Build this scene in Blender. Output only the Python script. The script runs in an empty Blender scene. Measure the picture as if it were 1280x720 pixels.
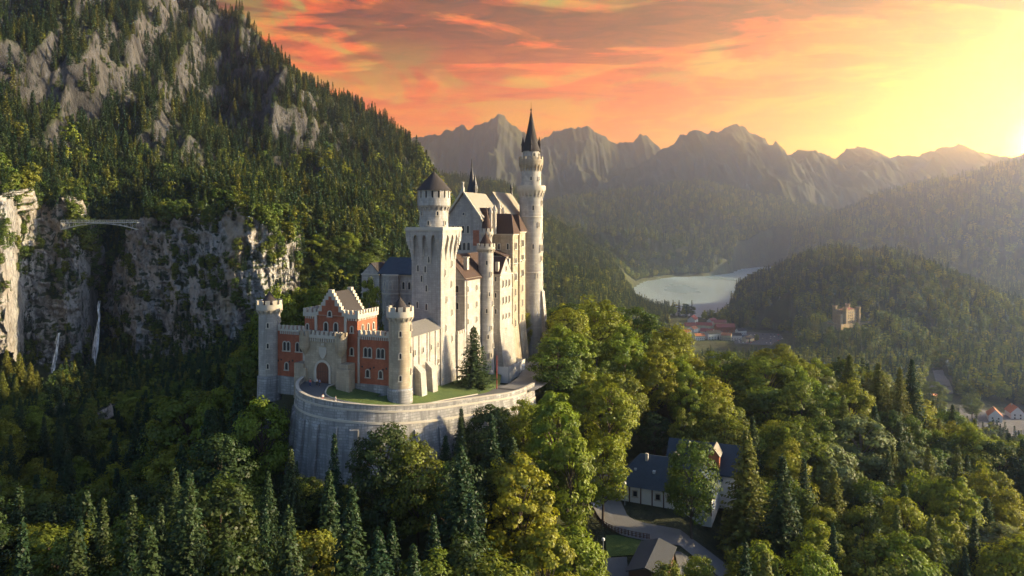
import bpy, bmesh, math, random
import numpy as np
from mathutils import Vector
R = math.radians
rnd = random.Random(7)
SC = bpy.context.scene
COL = SC.collection

# ------------------------------------------------------------------ camera, sky, sun, exposure
F = 900.0                                   # focal length in photo pixels (1280 wide), eye level at row 280
cam = bpy.data.cameras.new('camera'); camo = bpy.data.objects.new('camera', cam); COL.objects.link(camo)
camo.location = (0, 0, 0); camo.rotation_euler = (R(90), 0, 0)
cam.sensor_width = 36; cam.lens = F / 1280 * 36; cam.shift_y = -80 / 1280
cam.clip_start = 1; cam.clip_end = 60000
SC.camera = camo
SUN_DIR = Vector((.97, .10, .0)).normalized() * math.cos(R(17)) + Vector((0, 0, math.sin(R(17))))
sl = bpy.data.lights.new('sun', 'SUN'); sl.energy = 5.0; sl.angle = R(.5); sl.color = (1.0, .86, .66)
so = bpy.data.objects.new('sun', sl); COL.objects.link(so)
so.rotation_euler = SUN_DIR.to_track_quat('Z', 'Y').to_euler()

SC.view_settings.view_transform = 'Standard'; SC.view_settings.look = 'None'
SC.view_settings.exposure = 1.25; SC.view_settings.gamma = 1
SC.cycles.use_denoising = True
SC.cycles.max_bounces = 6; SC.cycles.diffuse_bounces = 3; SC.cycles.transmission_bounces = 3
SC.cycles.volume_bounces = 1; SC.cycles.glossy_bounces = 2
SC.cycles.caustics_reflective = False; SC.cycles.caustics_refractive = False


class NT:
    """small helper for node trees"""
    def __init__(s, tree):
        s.t = tree; s.n = tree.nodes; s.l = tree.links
    def add(s, kind, **kw):
        nd = s.n.new(kind)
        for k, v in kw.items():
            if k == 'inp':
                for a, b in v.items():
                    if isinstance(b, bpy.types.NodeSocket): s.l.new(b, nd.inputs[a])
                    else: nd.inputs[a].default_value = b
            else: setattr(nd, k, v)
        return nd
    def math(s, op, a, b=0.0, c=None, clamp=False):
        nd = s.n.new('ShaderNodeMath'); nd.operation = op; nd.use_clamp = clamp
        for i, x in enumerate((a, b, c)):
            if x is None: continue
            if isinstance(x, bpy.types.NodeSocket): s.l.new(x, nd.inputs[i])
            else: nd.inputs[i].default_value = x
        return nd.outputs[0]
    def mix(s, fac, a, b, mode='MIX'):
        nd = s.n.new('ShaderNodeMix'); nd.data_type = 'RGBA'; nd.blend_type = mode
        for i, x in ((0, fac), (6, a), (7, b)):
            if isinstance(x, bpy.types.NodeSocket): s.l.new(x, nd.inputs[i])
            elif i == 0: nd.inputs[0].default_value = x
            else: nd.inputs[i].default_value = (*x, 1) if len(x) == 3 else x
        return nd.outputs[2]
    def ramp(s, fac, stops, interp='LINEAR'):
        nd = s.n.new('ShaderNodeValToRGB'); cr = nd.color_ramp; cr.interpolation = interp
        while len(cr.elements) < len(stops): cr.elements.new(.5)
        for e, (p, c) in zip(cr.elements, stops):
            e.position = p; e.color = (c, c, c, 1) if isinstance(c, (int, float)) else (*c, 1)
        s.l.new(fac, nd.inputs[0]); return nd.outputs[0]
    def noise(s, vec, scale, detail=4, rough=.55, dist=0.0):
        nd = s.add('ShaderNodeTexNoise', inp={'Vector': vec, 'Scale': scale, 'Detail': detail, 'Roughness': rough, 'Distortion': dist})
        return nd.outputs[0]
    def mapping(s, vec, scale=(1, 1, 1), loc=(0, 0, 0), rot=(0, 0, 0)):
        return s.add('ShaderNodeMapping', inp={'Vector': vec, 'Scale': scale, 'Location': loc, 'Rotation': rot}).outputs[0]


def make_world():
    w = bpy.data.worlds.new('World'); SC.world = w; w.use_nodes = True
    k = NT(w.node_tree); k.n.clear()
    out = k.add('ShaderNodeOutputWorld'); bg = k.add('ShaderNodeBackground')
    k.l.new(bg.outputs[0], out.inputs[0])
    d = k.add('ShaderNodeTexCoord').outputs['Generated']
    sep = k.add('ShaderNodeSeparateXYZ', inp={0: d})
    x, y, z = sep.outputs
    sky = k.add('ShaderNodeTexSky', sky_type='NISHITA', sun_disc=False, sun_elevation=R(17),
                sun_rotation=math.atan2(SUN_DIR.x, SUN_DIR.y))
    nish = k.mix(1.0, sky.outputs[0], (.062, .070, .088), 'MULTIPLY')
    # western half: a sunset gradient with streaked clouds
    glow_d = Vector((.66, 1.0, .085)).normalized()
    dot = k.add('ShaderNodeVectorMath', operation='DOT_PRODUCT', inp={0: d, 1: tuple(glow_d)}).outputs['Value']
    g1 = k.math('POWER', k.math('MAXIMUM', dot, 0.0), 90.0)
    g2 = k.math('POWER', k.math('MAXIMUM', dot, 0.0), 7.0)
    zz = k.math('MULTIPLY', k.math('MAXIMUM', z, 0.0), 2.2, clamp=True)
    base = k.ramp(zz, [(0, (1.0, .46, .06)), (.20, (1.0, .47, .08)), (.33, (.95, .40, .10)), (.46, (.72, .42, .24)),
                       (.62, (.40, .38, .40)), (1, (.16, .26, .48))])
    den = k.math('ADD', k.math('MAXIMUM', z, 0.0), .05)
    uv = k.add('ShaderNodeCombineXYZ', inp={0: k.math('DIVIDE', x, den), 1: k.math('DIVIDE', y, den), 2: 0.0}).outputs[0]
    c1 = k.noise(k.mapping(uv, (1.15, .95, 1), (3.1, 1.7, 0), (0, 0, .35)), 1.0, 9, .62, .8)
    c2 = k.noise(k.mapping(uv, (.75, 1.25, 1), (7.3, 4.2, 0), (0, 0, .2)), 1.0, 8, .6, 1.0)
    c3 = k.noise(k.mapping(uv, (3.2, 6.5, 1), (1.3, 9.2, 0), (0, 0, .3)), 1.0, 10, .7, .9)
    hi = k.ramp(z, [(.13, 0.0), (.20, 1.0)])
    m1 = k.math('MULTIPLY', k.ramp(c1, [(.43, 0.0), (.51, 1.0)]), k.ramp(z, [(.085, .0), (.12, .55), (.17, 1.0)]))
    orange = k.ramp(c3, [(.32, (.72, .055, .012)), (.5, (1.0, .14, .018)), (.66, (1.1, .36, .05))])
    s1 = k.mix(m1, base, orange)
    m2 = k.math('MULTIPLY', k.ramp(c2, [(.45, 0.0), (.51, 1.0)]), k.ramp(z, [(.14, .0), (.19, .35), (.25, 1.0)]))
    mauve = k.ramp(c3, [(.40, (.04, .008, .03)), (.60, (.26, .045, .03))])
    s2 = k.mix(k.math('MULTIPLY', m2, .95), s1, mauve)
    s3 = k.mix(k.math('MULTIPLY', g2, .30, clamp=True), s2, (.9, .46, .0), 'ADD')
    s4 = k.mix(k.math("MULTIPLY", g1, .5, clamp=True), s3, (1.0, .42, .03), 'ADD')
    low_d = Vector((.79, 1.0, .09)).normalized()
    dot3 = k.add('ShaderNodeVectorMath', operation='DOT_PRODUCT', inp={0: d, 1: tuple(low_d)}).outputs['Value']
    g3 = k.math('POWER', k.math('MAXIMUM', dot3, 0.0), 1800.0)
    s4 = k.mix(1.0, s4, k.mix(g3, (0, 0, 0), (520, 255, 190)), 'ADD')
    s4 = k.mix(1.0, s4, (.45, .44, .085), 'MULTIPLY')
    west = k.ramp(k.math('ADD', k.math('MULTIPLY', y, .5), .5), [(.50, 0.0), (.72, 1.0)])
    west = k.math('MULTIPLY', west, k.ramp(z, [(.45, 1.0), (.75, 0.0)]))
    k.l.new(k.mix(west, nish, s4), bg.inputs[0]); bg.inputs[1].default_value = 1.0
make_world()

# ------------------------------------------------------------------ helpers
def pt(px, row, Y):                          # world point seen at a photo pixel at a given distance
    return ((px - 640) / F * Y, Y, -(row - 280) / F * Y)

def tag(o, label=None, cat=None, group=None, kind=None):
    if label: o['label'] = label
    if cat: o['category'] = cat
    if group: o['group'] = group
    if kind: o['kind'] = kind
    return o

def empty(name, loc, rz=0.0):
    o = bpy.data.objects.new(name, None); COL.objects.link(o)
    o.location = loc; o.rotation_euler = (0, 0, rz); o.empty_display_size = .5
    return o

def link(name, me, parent=None, loc=(0, 0, 0), rz=0.0):
    o = bpy.data.objects.new(name, me); COL.objects.link(o)
    o.location = loc; o.rotation_euler = (0, 0, rz)
    if parent is not None: o.parent = parent
    return o


class MB:
    """collects faces and links them as ONE mesh object"""
    def __init__(s, off=(0, 0, 0)):
        s.v = []; s.f = []; s.o = off
    def add(s, vs, fs):
        n = len(s.v); o = s.o
        s.v += [(a - o[0], b - o[1], c - o[2]) for a, b, c in vs]; s.f += [tuple(n + i for i in f) for f in fs]
        return s
    def box(s, x0, x1, y0, y1, z0, z1, tx=0.0, ty=0.0):     # tx, ty: taper of the top
        return s.add([(x0, y0, z0), (x1, y0, z0), (x1, y1, z0), (x0, y1, z0),
                      (x0 + tx, y0 + ty, z1), (x1 - tx, y0 + ty, z1), (x1 - tx, y1 - ty, z1), (x0 + tx, y1 - ty, z1)],
                     [(0, 3, 2, 1), (4, 5, 6, 7), (0, 1, 5, 4), (1, 2, 6, 5), (2, 3, 7, 6), (3, 0, 4, 7)])
    def lathe(s, cx, cy, prof, n=28, a0=0.0):
        vs = []; fs = []
        for r, z in prof:
            for i in range(n):
                a = a0 + 2 * math.pi * i / n
                vs.append((cx + r * math.cos(a), cy + r * math.sin(a), z))
        for k in range(len(prof) - 1):
            for i in range(n):
                j = (i + 1) % n
                fs.append((k * n + i, k * n + j, (k + 1) * n + j, (k + 1) * n + i))
        fs.append(tuple(range(n - 1, -1, -1))); fs.append(tuple((len(prof) - 1) * n + i for i in range(n)))
        return s.add(vs, fs)
    def prism(s, poly, axis, a, b):          # polygon extruded along an axis
        n = len(poly)
        put = {'x': lambda p, t: (t, p[0], p[1]), 'y': lambda p, t: (p[0], t, p[1]), 'z': lambda p, t: (p[0], p[1], t)}[axis]
        return s.add([put(p, a) for p in poly] + [put(p, b) for p in poly],
                     [tuple(range(n - 1, -1, -1)), tuple(range(n, 2 * n))] + [(i, (i + 1) % n, n + (i + 1) % n, n + i) for i in range(n)])
    def gable_roof(s, x0, x1, y0, y1, ze, zr, axis='x', o=.5, t=.3):   # ridge along axis; sloped slabs with thickness
        if axis == 'x': a0, a1, b0, b1 = x0, x1, y0, y1
        else: a0, a1, b0, b1 = y0, y1, x0, x1
        m = (b0 + b1) / 2; sl = (zr - ze) / (m - b0); e = ze - sl * o
        poly = [(b0 - o, e + t), (m, zr + t), (b1 + o, e + t), (b1 + o, e), (m, zr), (b0 - o, e)]
        return s.prism(poly, axis, a0 - .25, a1 + .25)
    def hip(s, x0, x1, y0, y1, z0, z1, o=.4, ins=None):
        x0 -= o; x1 += o; y0 -= o; y1 += o
        w, d = x1 - x0, y1 - y0
        k = min(w, d) / 2 * .98 if ins is None else ins
        if w >= d: a, b = (x0 + k, (y0 + y1) / 2), (x1 - k, (y0 + y1) / 2); top = [a, b, b, a]
        else: a, b = ((x0 + x1) / 2, y0 + k), ((x0 + x1) / 2, y1 - k); top = [a, a, b, b]
        t = .12
        return s.add([(x0, y0, z0), (x1, y0, z0), (x1, y1, z0), (x0, y1, z0)] +
                     [(p[0] + dx, p[1] + dy, z1) for p, (dx, dy) in zip(top, ((-t, -t), (t, -t), (t, t), (-t, t)))],
                     [(0, 3, 2, 1), (4, 5, 6, 7), (0, 1, 5, 4), (1, 2, 6, 5), (2, 3, 7, 6), (3, 0, 4, 7)])
    def merlons(s, axis, a0, a1, c0, c1, z0, z1, w=.75, gap=.6):       # battlement teeth along an axis
        n = max(1, int((a1 - a0 + gap) / (w + gap))); st = (a1 - a0 - w) / max(1, n - 1) if n > 1 else 0
        for i in range(n):
            p = a0 + i * st
            if axis == 'x': s.box(p, p + w, c0, c1, z0, z1)
            else: s.box(c0, c1, p, p + w, z0, z1)
        return s
    def ring_blocks(s, cx, cy, r0, r1, z0, z1, n, fill=.55, zb=None):  # merlons or corbels round a cylinder
        for i in range(n):
            a = 2 * math.pi * (i + .5) / n; h = math.pi / n * fill
            vs = []
            for z, rr in ((z0, r1 if zb is None else zb), (z1, r1)):
                for aa, q in ((a - h, r0), (a - h, rr), (a + h, rr), (a + h, r0)):
                    vs.append((cx + q * math.cos(aa), cy + q * math.sin(aa), z))
            s.add(vs, [(0, 3, 2, 1), (4, 5, 6, 7), (0, 1, 5, 4), (1, 2, 6, 5), (2, 3, 7, 6), (3, 0, 4, 7)])
        return s
    def tube(s, p0, p1, r0, r1=None, n=8):
        r1 = r0 if r1 is None else r1
        p0, p1 = Vector(p0), Vector(p1); d = (p1 - p0).normalized()
        a = d.orthogonal().normalized(); b = d.cross(a); vs = []
        for p, r in ((p0, r0), (p1, r1)):
            for i in range(n):
                t = 2 * math.pi * i / n; vs.append(tuple(p + (a * math.cos(t) + b * math.sin(t)) * r))
        return s.add(vs, [(i, (i + 1) % n, n + (i + 1) % n, n + i) for i in range(n)] + [tuple(range(n - 1, -1, -1)), tuple(range(n, 2 * n))])
    def mesh(s, name, mat, smooth=True):
        me = bpy.data.meshes.new(name); me.from_pydata(s.v, [], s.f)
        bm = bmesh.new(); bm.from_mesh(me); bmesh.ops.recalc_face_normals(bm, faces=bm.faces); bm.to_mesh(me); bm.free()
        if smooth:
            me.polygons.foreach_set('use_smooth', [True] * len(me.polygons)); me.set_sharp_from_angle(angle=R(32))
        me.materials.append(mat); return me
    def parts(s, name, mat, parent, gap=.12):
        """one object for every separate piece (pieces that touch stay together)"""
        par = list(range(len(s.v)))
        def find(i):
            while par[i] != i: par[i] = par[par[i]]; i = par[i]
            return i
        for f in s.f:
            for i in f[1:]: par[find(i)] = find(f[0])
        isl = {}
        for i in range(len(s.v)): isl.setdefault(find(i), []).append(i)
        bb = [[[min(s.v[i][a] for i in L) - gap for a in range(3)], [max(s.v[i][a] for i in L) + gap for a in range(3)], L] for L in isl.values()]
        done = False
        while not done:
            done = True
            for a in range(len(bb)):
                for b in range(a + 1, len(bb)):
                    if all(bb[a][0][c] <= bb[b][1][c] and bb[b][0][c] <= bb[a][1][c] for c in range(3)):
                        bb[a] = [[min(x, y) for x, y in zip(bb[a][0], bb[b][0])], [max(x, y) for x, y in zip(bb[a][1], bb[b][1])], bb[a][2] + bb[b][2]]
                        del bb[b]; done = False; break
                if not done: break
        for _, _, L in bb:
            ix = {v: n for n, v in enumerate(L)}; q = MB(); q.v = [s.v[v] for v in L]; q.f = [tuple(ix[v] for v in f) for f in s.f if f[0] in ix]
            q.build(name, mat, parent)
    def build(s, name, mat, parent=None, loc=(0, 0, 0), smooth=True):
        return link(name, s.mesh(name, mat, smooth), parent, loc)


# ------------------------------------------------------------------ numpy noise
def _h(ix, iy, s):
    h = (ix.astype(np.int64) * 374761393 + iy.astype(np.int64) * 668265263 + s * 144665) & 0xffffffff
    h = ((h ^ (h >> 13)) * 1274126177) & 0xffffffff
    return ((h ^ (h >> 16)) & 0xffff) / 65535.0
def vnoise(x, y, s=0):
    ix, iy = np.floor(x), np.floor(y); fx, fy = x - ix, y - iy
    fx = fx * fx * fx * (fx * (fx * 6 - 15) + 10); fy = fy * fy * fy * (fy * (fy * 6 - 15) + 10)
    a, b, c, d = _h(ix, iy, s), _h(ix + 1, iy, s), _h(ix, iy + 1, s), _h(ix + 1, iy + 1, s)
    return (a + (b - a) * fx) * (1 - fy) + (c + (d - c) * fx) * fy
def fbm(x, y, o=5, s=0, rough=.5):
    v = 0; amp = 1; t = 0
    for i in range(o):
        v = v + amp * vnoise(x, y, s + i); t += amp; amp *= rough; x = x * 2.03 + 11.3; y = y * 2.03 + 5.7
    return v / t
def ridged(x, y, o=5, s=0, rough=.5):
    v = 0; amp = 1; t = 0
    for i in range(o):
        v = v + amp * (1 - np.abs(2 * vnoise(x, y, s + i) - 1)); t += amp; amp *= rough; x = x * 2.07 + 3.1; y = y * 2.07 + 7.9
    return v / t
def sst(a, b, x):
    t = np.clip((x - a) / (b - a), 0, 1); return t * t * (3 - 2 * t)
def inpoly(x, y, poly):
    x = np.asarray(x, float); y = np.asarray(y, float); r = np.zeros(x.shape, bool); n = len(poly)
    for i in range(n):
        x0, y0 = poly[i]; x1, y1 = poly[(i + 1) % n]
        c = ((y0 > y) != (y1 > y))
        with np.errstate(divide='ignore', invalid='ignore'):
            r ^= c & (x < (x1 - x0) * (y - y0) / (y1 - y0 + 1e-12) + x0)
    return r

# ------------------------------------------------------------------ materials
MATS = {}
def new_mat(name):
    m = bpy.data.materials.new(name); m.use_nodes = True; k = NT(m.node_tree)
    b = k.n['Principled BSDF']; MATS[name] = m; return m, k, b

def plain(name, col, rough=.7, metal=0.0, var=.18, scale=1.5):
    m, k, b = new_mat(name)
    c = k.add('ShaderNodeTexCoord').outputs['Object']
    n = k.noise(c, scale, 5, .6)
    k.l.new(k.mix(n, tuple(v * (1 - var) for v in col), tuple(min(1, v * (1 + var)) for v in col)), b.inputs['Base Color'])
    b.inputs['Roughness'].default_value = rough; b.inputs['Metallic'].default_value = metal
    return m

def masonry(name, col, mortar, bw=.9, bh=.42, rough=.85, streak=.35, var=.16, msize=.03):
    m, k, b = new_mat(name)
    c = k.add('ShaderNodeTexCoord').outputs['Object']
    s = k.add('ShaderNodeSeparateXYZ', inp={0: c}).outputs
    uv = k.add('ShaderNodeCombineXYZ', inp={0: k.math('ADD', s[0], s[1]), 1: s[2], 2: 0.0}).outputs[0]
    br = k.add('ShaderNodeTexBrick', inp={'Vector': uv, 'Color1': (*[v * (1 + var) for v in col], 1), 'Color2': (*[v * (1 - var) for v in col], 1),
               'Mortar': (*mortar, 1), 'Scale': 1.0, 'Mortar Size': msize, 'Brick Width': bw, 'Row Height': bh, 'Bias': -.1})
    n1 = k.noise(c, .35, 6, .65)
    a = k.mix(k.ramp(n1, [(.38, .0), (.62, .75)]), br.outputs[0], tuple(v * .66 for v in col))
    st = k.noise(k.mapping(c, (1.1, 1.1, .07)), 1.0, 5, .6)
    a2 = k.mix(k.math('MULTIPLY', k.ramp(st, [(.46, .0), (.64, 1.0)]), min(1, streak * 1.6)), a, (col[0] * .5, col[1] * .5, col[2] * .5))
    k.l.new(a2, b.inputs['Base Color']); b.inputs['Roughness'].default_value = rough
    bp = k.add('ShaderNodeBump', inp={'Strength': .35, 'Distance': .05, 'Height': k.noise(c, 3.0, 4, .6)})
    k.l.new(bp.outputs[0], b.inputs['Normal'])
    return m

LIME = masonry('limestone', (.44, .405, .355), (.31, .285, .25), 1.1, .5)
LIME2 = masonry('pale_limestone', (.46, .425, .375), (.35, .32, .285), 1.2, .55, streak=.25)
SAND = masonry('yellow_sandstone', (.45, .37, .26), (.35, .29, .21), 1.0, .5)
BRICK = masonry('red_brick', (.40, .115, .05), (.32, .125, .075), .5, .16, streak=.25, var=.22, msize=.012)
BAST = masonry('bastion_stone', (.37, .355, .335), (.20, .19, .175), 1.3, .55, streak=.85, var=.35, msize=.05)
TRIM = plain('trim_stone', (.48, .43, .35), .8)
SLATE = plain('slate', (.055, .047, .044), .85, 0, .3, 3)
BROWN = plain('brown_roof_tin', (.075, .047, .036), .85, 0, .3, 2)
COPPER = plain('pale_roof_sheet', (.30, .265, .21), .85, 0, .15, 2)
GLASS = plain('window_glass', (.018, .02, .024), .25, 0, .1)
WOOD = plain('gate_wood', (.16, .055, .025), .6, 0, .35, 4)
IRON = plain('dark_iron', (.03, .03, .035), .5, .4)
STEEL = plain('painted_steel', (.42, .46, .48), .5, .2)
WHITE = plain('white_plaster', (.72, .70, .66), .8, 0, .08)
CREAM = plain('cream_plaster', (.62, .52, .36), .8, 0, .1)
REDTILE = plain('red_tile', (.36, .075, .05), .7, 0, .3, .8)
ORTILE = plain('orange_tile', (.50, .17, .06), .7, 0, .25, .8)
BLUEROOF = plain('blue_grey_roof', (.04, .058, .078), .85, 0, .3, .9)
DARKWOOD = plain('dark_timber', (.10, .05, .03), .7)
ORWOOD = plain('orange_timber', (.42, .13, .05), .7)
ASPHALT = plain('asphalt', (.11, .108, .105), .9, 0, .25, .4)
PAVE = plain('pale_paving', (.17, .165, .16), .9, 0, .2, .35)
OCHRE = masonry('ochre_plaster', (.40, .30, .18), (.35, .26, .16), 3, 2, streak=.2)
for q_ in (SLATE, BROWN, COPPER, BLUEROOF): q_.node_tree.nodes['Principled BSDF'].inputs['Specular IOR Level'].default_value = .2
GREYROOF = plain('grey_roof_sheet', (.15, .14, .125), .85, 0, .25, 2)
BARK = plain('bark', (.075, .055, .04), .95, 0, .4, 3)
PALEBARK = plain('pale_bark', (.20, .17, .14), .95, 0, .4, 3)
CLOTH = [plain('cloth_' + n, c, .85, 0, .1) for n, c in (('navy', (.03, .05, .14)), ('red', (.4, .05, .04)), ('white', (.7, .68, .65)), ('black', (.02, .02, .02)), ('blue', (.06, .18, .4)))]
SKIN = plain('skin', (.55, .33, .24), .6, 0, .08)

def grass_mat(name, a, b_, sc):
    m, k, b = new_mat(name)
    c = k.add('ShaderNodeTexCoord').outputs['Object']
    n = k.math('ADD', k.math('MULTIPLY', k.noise(c, sc, 6, .7), .6), k.math('MULTIPLY', k.noise(c, sc * 9, 3, .6), .4))
    k.l.new(k.ramp(n, [(.35, a), (.65, b_)]), b.inputs['Base Color']); b.inputs['Roughness'].default_value = .95
    bp = k.add('ShaderNodeBump', inp={'Strength': .6, 'Distance': .2, 'Height': k.noise(c, sc * 14, 3, .7)})
    k.l.new(bp.outputs[0], b.inputs['Normal']); return m
LAWN = grass_mat('lawn_grass', (.045, .085, .015), (.11, .15, .025), .3)

def ground_mat():
    m, k, b = new_mat('hillside')
    c = k.add('ShaderNodeTexCoord').outputs['Object']
    nz = k.add('ShaderNodeSeparateXYZ', inp={0: k.add('ShaderNodeNewGeometry').outputs['Normal']}).outputs[2]
    n1 = k.noise(c, .02, 8, .7); n2 = k.noise(c, .3, 6, .7); n3 = k.noise(k.mapping(c, (1, 1, .25)), .06, 9, .75)
    floor = k.ramp(n2, [(.3, (.022, .028, .010)), (.5, (.045, .055, .018)), (.7, (.075, .080, .028))])
    mead = k.mix(k.ramp(n1, [(.45, .0), (.62, 1.0)]), floor, (.085, .105, .025))
    rock = k.ramp(n3, [(.34, (.022, .02, .018)), (.45, (.05, .047, .044)), (.56, (.12, .114, .106)), (.66, (.05, .047, .04))])
    fac = k.math('ADD', k.math('MULTIPLY', k.math('SUBTRACT', .80, nz), 5.0), k.math('MULTIPLY', k.math('SUBTRACT', n2, .5), 2.2), clamp=True)
    fac = k.math('MULTIPLY', fac, k.add('ShaderNodeAttribute', attribute_name='rock').outputs['Fac'])
    k.l.new(k.mix(fac, mead, rock), b.inputs['Base Color']); b.inputs['Roughness'].default_value = .95
    bp = k.add('ShaderNodeBump', inp={'Strength': 1.0, 'Distance': 8.0, 'Height': n3})
    k.l.new(bp.outputs[0], b.inputs['Normal']); return m
GROUND = ground_mat()

def rock_mat(name='cliff_rock', lo=(.035, .034, .034), mid=(.16, .158, .155), hi=(.38, .37, .36), sc=.10, tan=True):
    m, k, b = new_mat(name)
    c = k.add('ShaderNodeTexCoord').outputs['Object']
    n1 = k.noise(k.mapping(c, (1, 1, .35)), sc, 10, .75, .6); n2 = k.noise(c, sc * 5, 6, .7); n3 = k.noise(c, sc * .35, 4, .6)
    vo = k.add('ShaderNodeTexVoronoi', feature='DISTANCE_TO_EDGE', inp={'Vector': k.mapping(k.add('ShaderNodeVectorMath', operation='ADD', inp={0: c, 1: k.add('ShaderNodeVectorMath', operation='SCALE', inp={0: k.add('ShaderNodeTexNoise', inp={'Vector': c, 'Scale': sc * 2, 'Detail': 4}).outputs['Color'], 'Scale': .5 / sc}).outputs[0]}).outputs[0], (1, 1, .45)), 'Scale': sc * 2.2}).outputs[0]
    crack = k.ramp(vo, [(.0, 0.0), (.10, 1.0)])
    v = k.math('ADD', k.math('MULTIPLY', n1, .62), k.math('ADD', k.math('MULTIPLY', n2, .28), k.math('MULTIPLY', crack, .10)))
    col = k.ramp(v, [(.34, lo), (.46, mid), (.60, hi), (.74, mid)])
    if tan: col = k.mix(k.ramp(n3, [(.4, 0.0), (.7, .5)]), col, (.24, .18, .12))
    nz = k.add('ShaderNodeSeparateXYZ', inp={0: k.add('ShaderNodeNewGeometry').outputs['Normal']}).outputs[2]
    moss = k.math('MULTIPLY', k.math('SUBTRACT', k.math('ADD', nz, k.math('MULTIPLY', k.math('SUBTRACT', n2, .5), 1.2)), .42), 5.0, clamp=True)
    col = k.mix(moss, col, (.035, .045, .014))
    if tan:
        at = k.add('ShaderNodeAttribute', attribute_name='scar').outputs['Fac']
        col = k.mix(at, col, k.ramp(n1, [(.3, (.26, .20, .14)), (.7, (.44, .36, .27))]))
    k.l.new(col, b.inputs['Base Color']); b.inputs['Roughness'].default_value = .95
    bp = k.add('ShaderNodeBump', inp={'Strength': 1.0, 'Distance': 1.6, 'Height': v})
    k.l.new(bp.outputs[0], b.inputs['Normal']); return m
ROCK = rock_mat()
HAZEROCK = rock_mat('haze_blue_rock', (.012, .02, .026), (.022, .032, .042), (.045, .053, .065), .004, False)  # blue of the haze and backlit darkness put into the rock colour

def leaf_mat(name, a, b_, c_, trans=.38):
    m, k, b = new_mat(name); k.n.remove(b)
    out = k.n['Material Output']
    oi = k.add('ShaderNodeObjectInfo').outputs['Random']
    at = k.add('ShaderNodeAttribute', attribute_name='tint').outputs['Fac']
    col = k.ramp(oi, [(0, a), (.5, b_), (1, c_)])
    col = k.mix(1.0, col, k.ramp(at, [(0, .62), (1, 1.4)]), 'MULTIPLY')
    d = k.add('ShaderNodeBsdfDiffuse', inp={'Color': col}); t = k.add('ShaderNodeBsdfTranslucent', inp={'Color': k.mix(1.0, col, (1.1, 1.15, .55), 'MULTIPLY')})
    g = k.add('ShaderNodeBsdfGlossy', inp={'Color': (.6, .6, .6, 1), 'Roughness': .5})
    ms = k.add('ShaderNodeMixShader', inp={0: trans, 1: d.outputs[0], 2: t.outputs[0]})
    ms2 = k.add('ShaderNodeMixShader', inp={0: .03, 1: ms.outputs[0], 2: g.outputs[0]})
    k.l.new(ms2.outputs[0], out.inputs[0]); return m
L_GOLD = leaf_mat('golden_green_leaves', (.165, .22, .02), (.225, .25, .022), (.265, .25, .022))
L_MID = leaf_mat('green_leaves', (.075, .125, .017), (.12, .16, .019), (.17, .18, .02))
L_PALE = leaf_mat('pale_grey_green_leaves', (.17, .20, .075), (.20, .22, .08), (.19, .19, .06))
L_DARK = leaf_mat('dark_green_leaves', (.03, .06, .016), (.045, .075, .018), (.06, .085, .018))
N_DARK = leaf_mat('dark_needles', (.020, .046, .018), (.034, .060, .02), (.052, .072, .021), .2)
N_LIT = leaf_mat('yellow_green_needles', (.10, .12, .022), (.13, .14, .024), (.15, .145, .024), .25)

def water_mat():
    m, k, b = new_mat('lake_water')
    c = k.add('ShaderNodeTexCoord').outputs['Object']
    n = k.noise(k.mapping(c, (.0035, .0012, 1)), 1.0, 4, .5)
    k.l.new(k.ramp(n, [(.30, (.26, .38, .44)), (.70, (.38, .50, .55))]), b.inputs['Base Color'])
    k.l.new(k.ramp(n, [(.30, .22), (.70, .45)]), b.inputs['Roughness'])
    bp = k.add('ShaderNodeBump', inp={'Strength': .06, 'Distance': 1.0, 'Height': k.noise(c, .12, 4, .6)})
    k.l.new(bp.outputs[0], b.inputs['Normal']); return m
WATER = water_mat()
def fall_mat():
    m, k, b = new_mat('falling_water'); c = k.add('ShaderNodeTexCoord').outputs['Object']
    n = k.noise(k.mapping(c, (1.6, 1.6, .12)), 1.0, 6, .7)
    k.l.new(k.ramp(n, [(.40, (.10, .10, .10)), (.50, (.45, .48, .52)), (.62, (.75, .78, .82))]), b.inputs['Base Color']); b.inputs['Roughness'].default_value = .5; return m
FALL = fall_mat()

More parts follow.
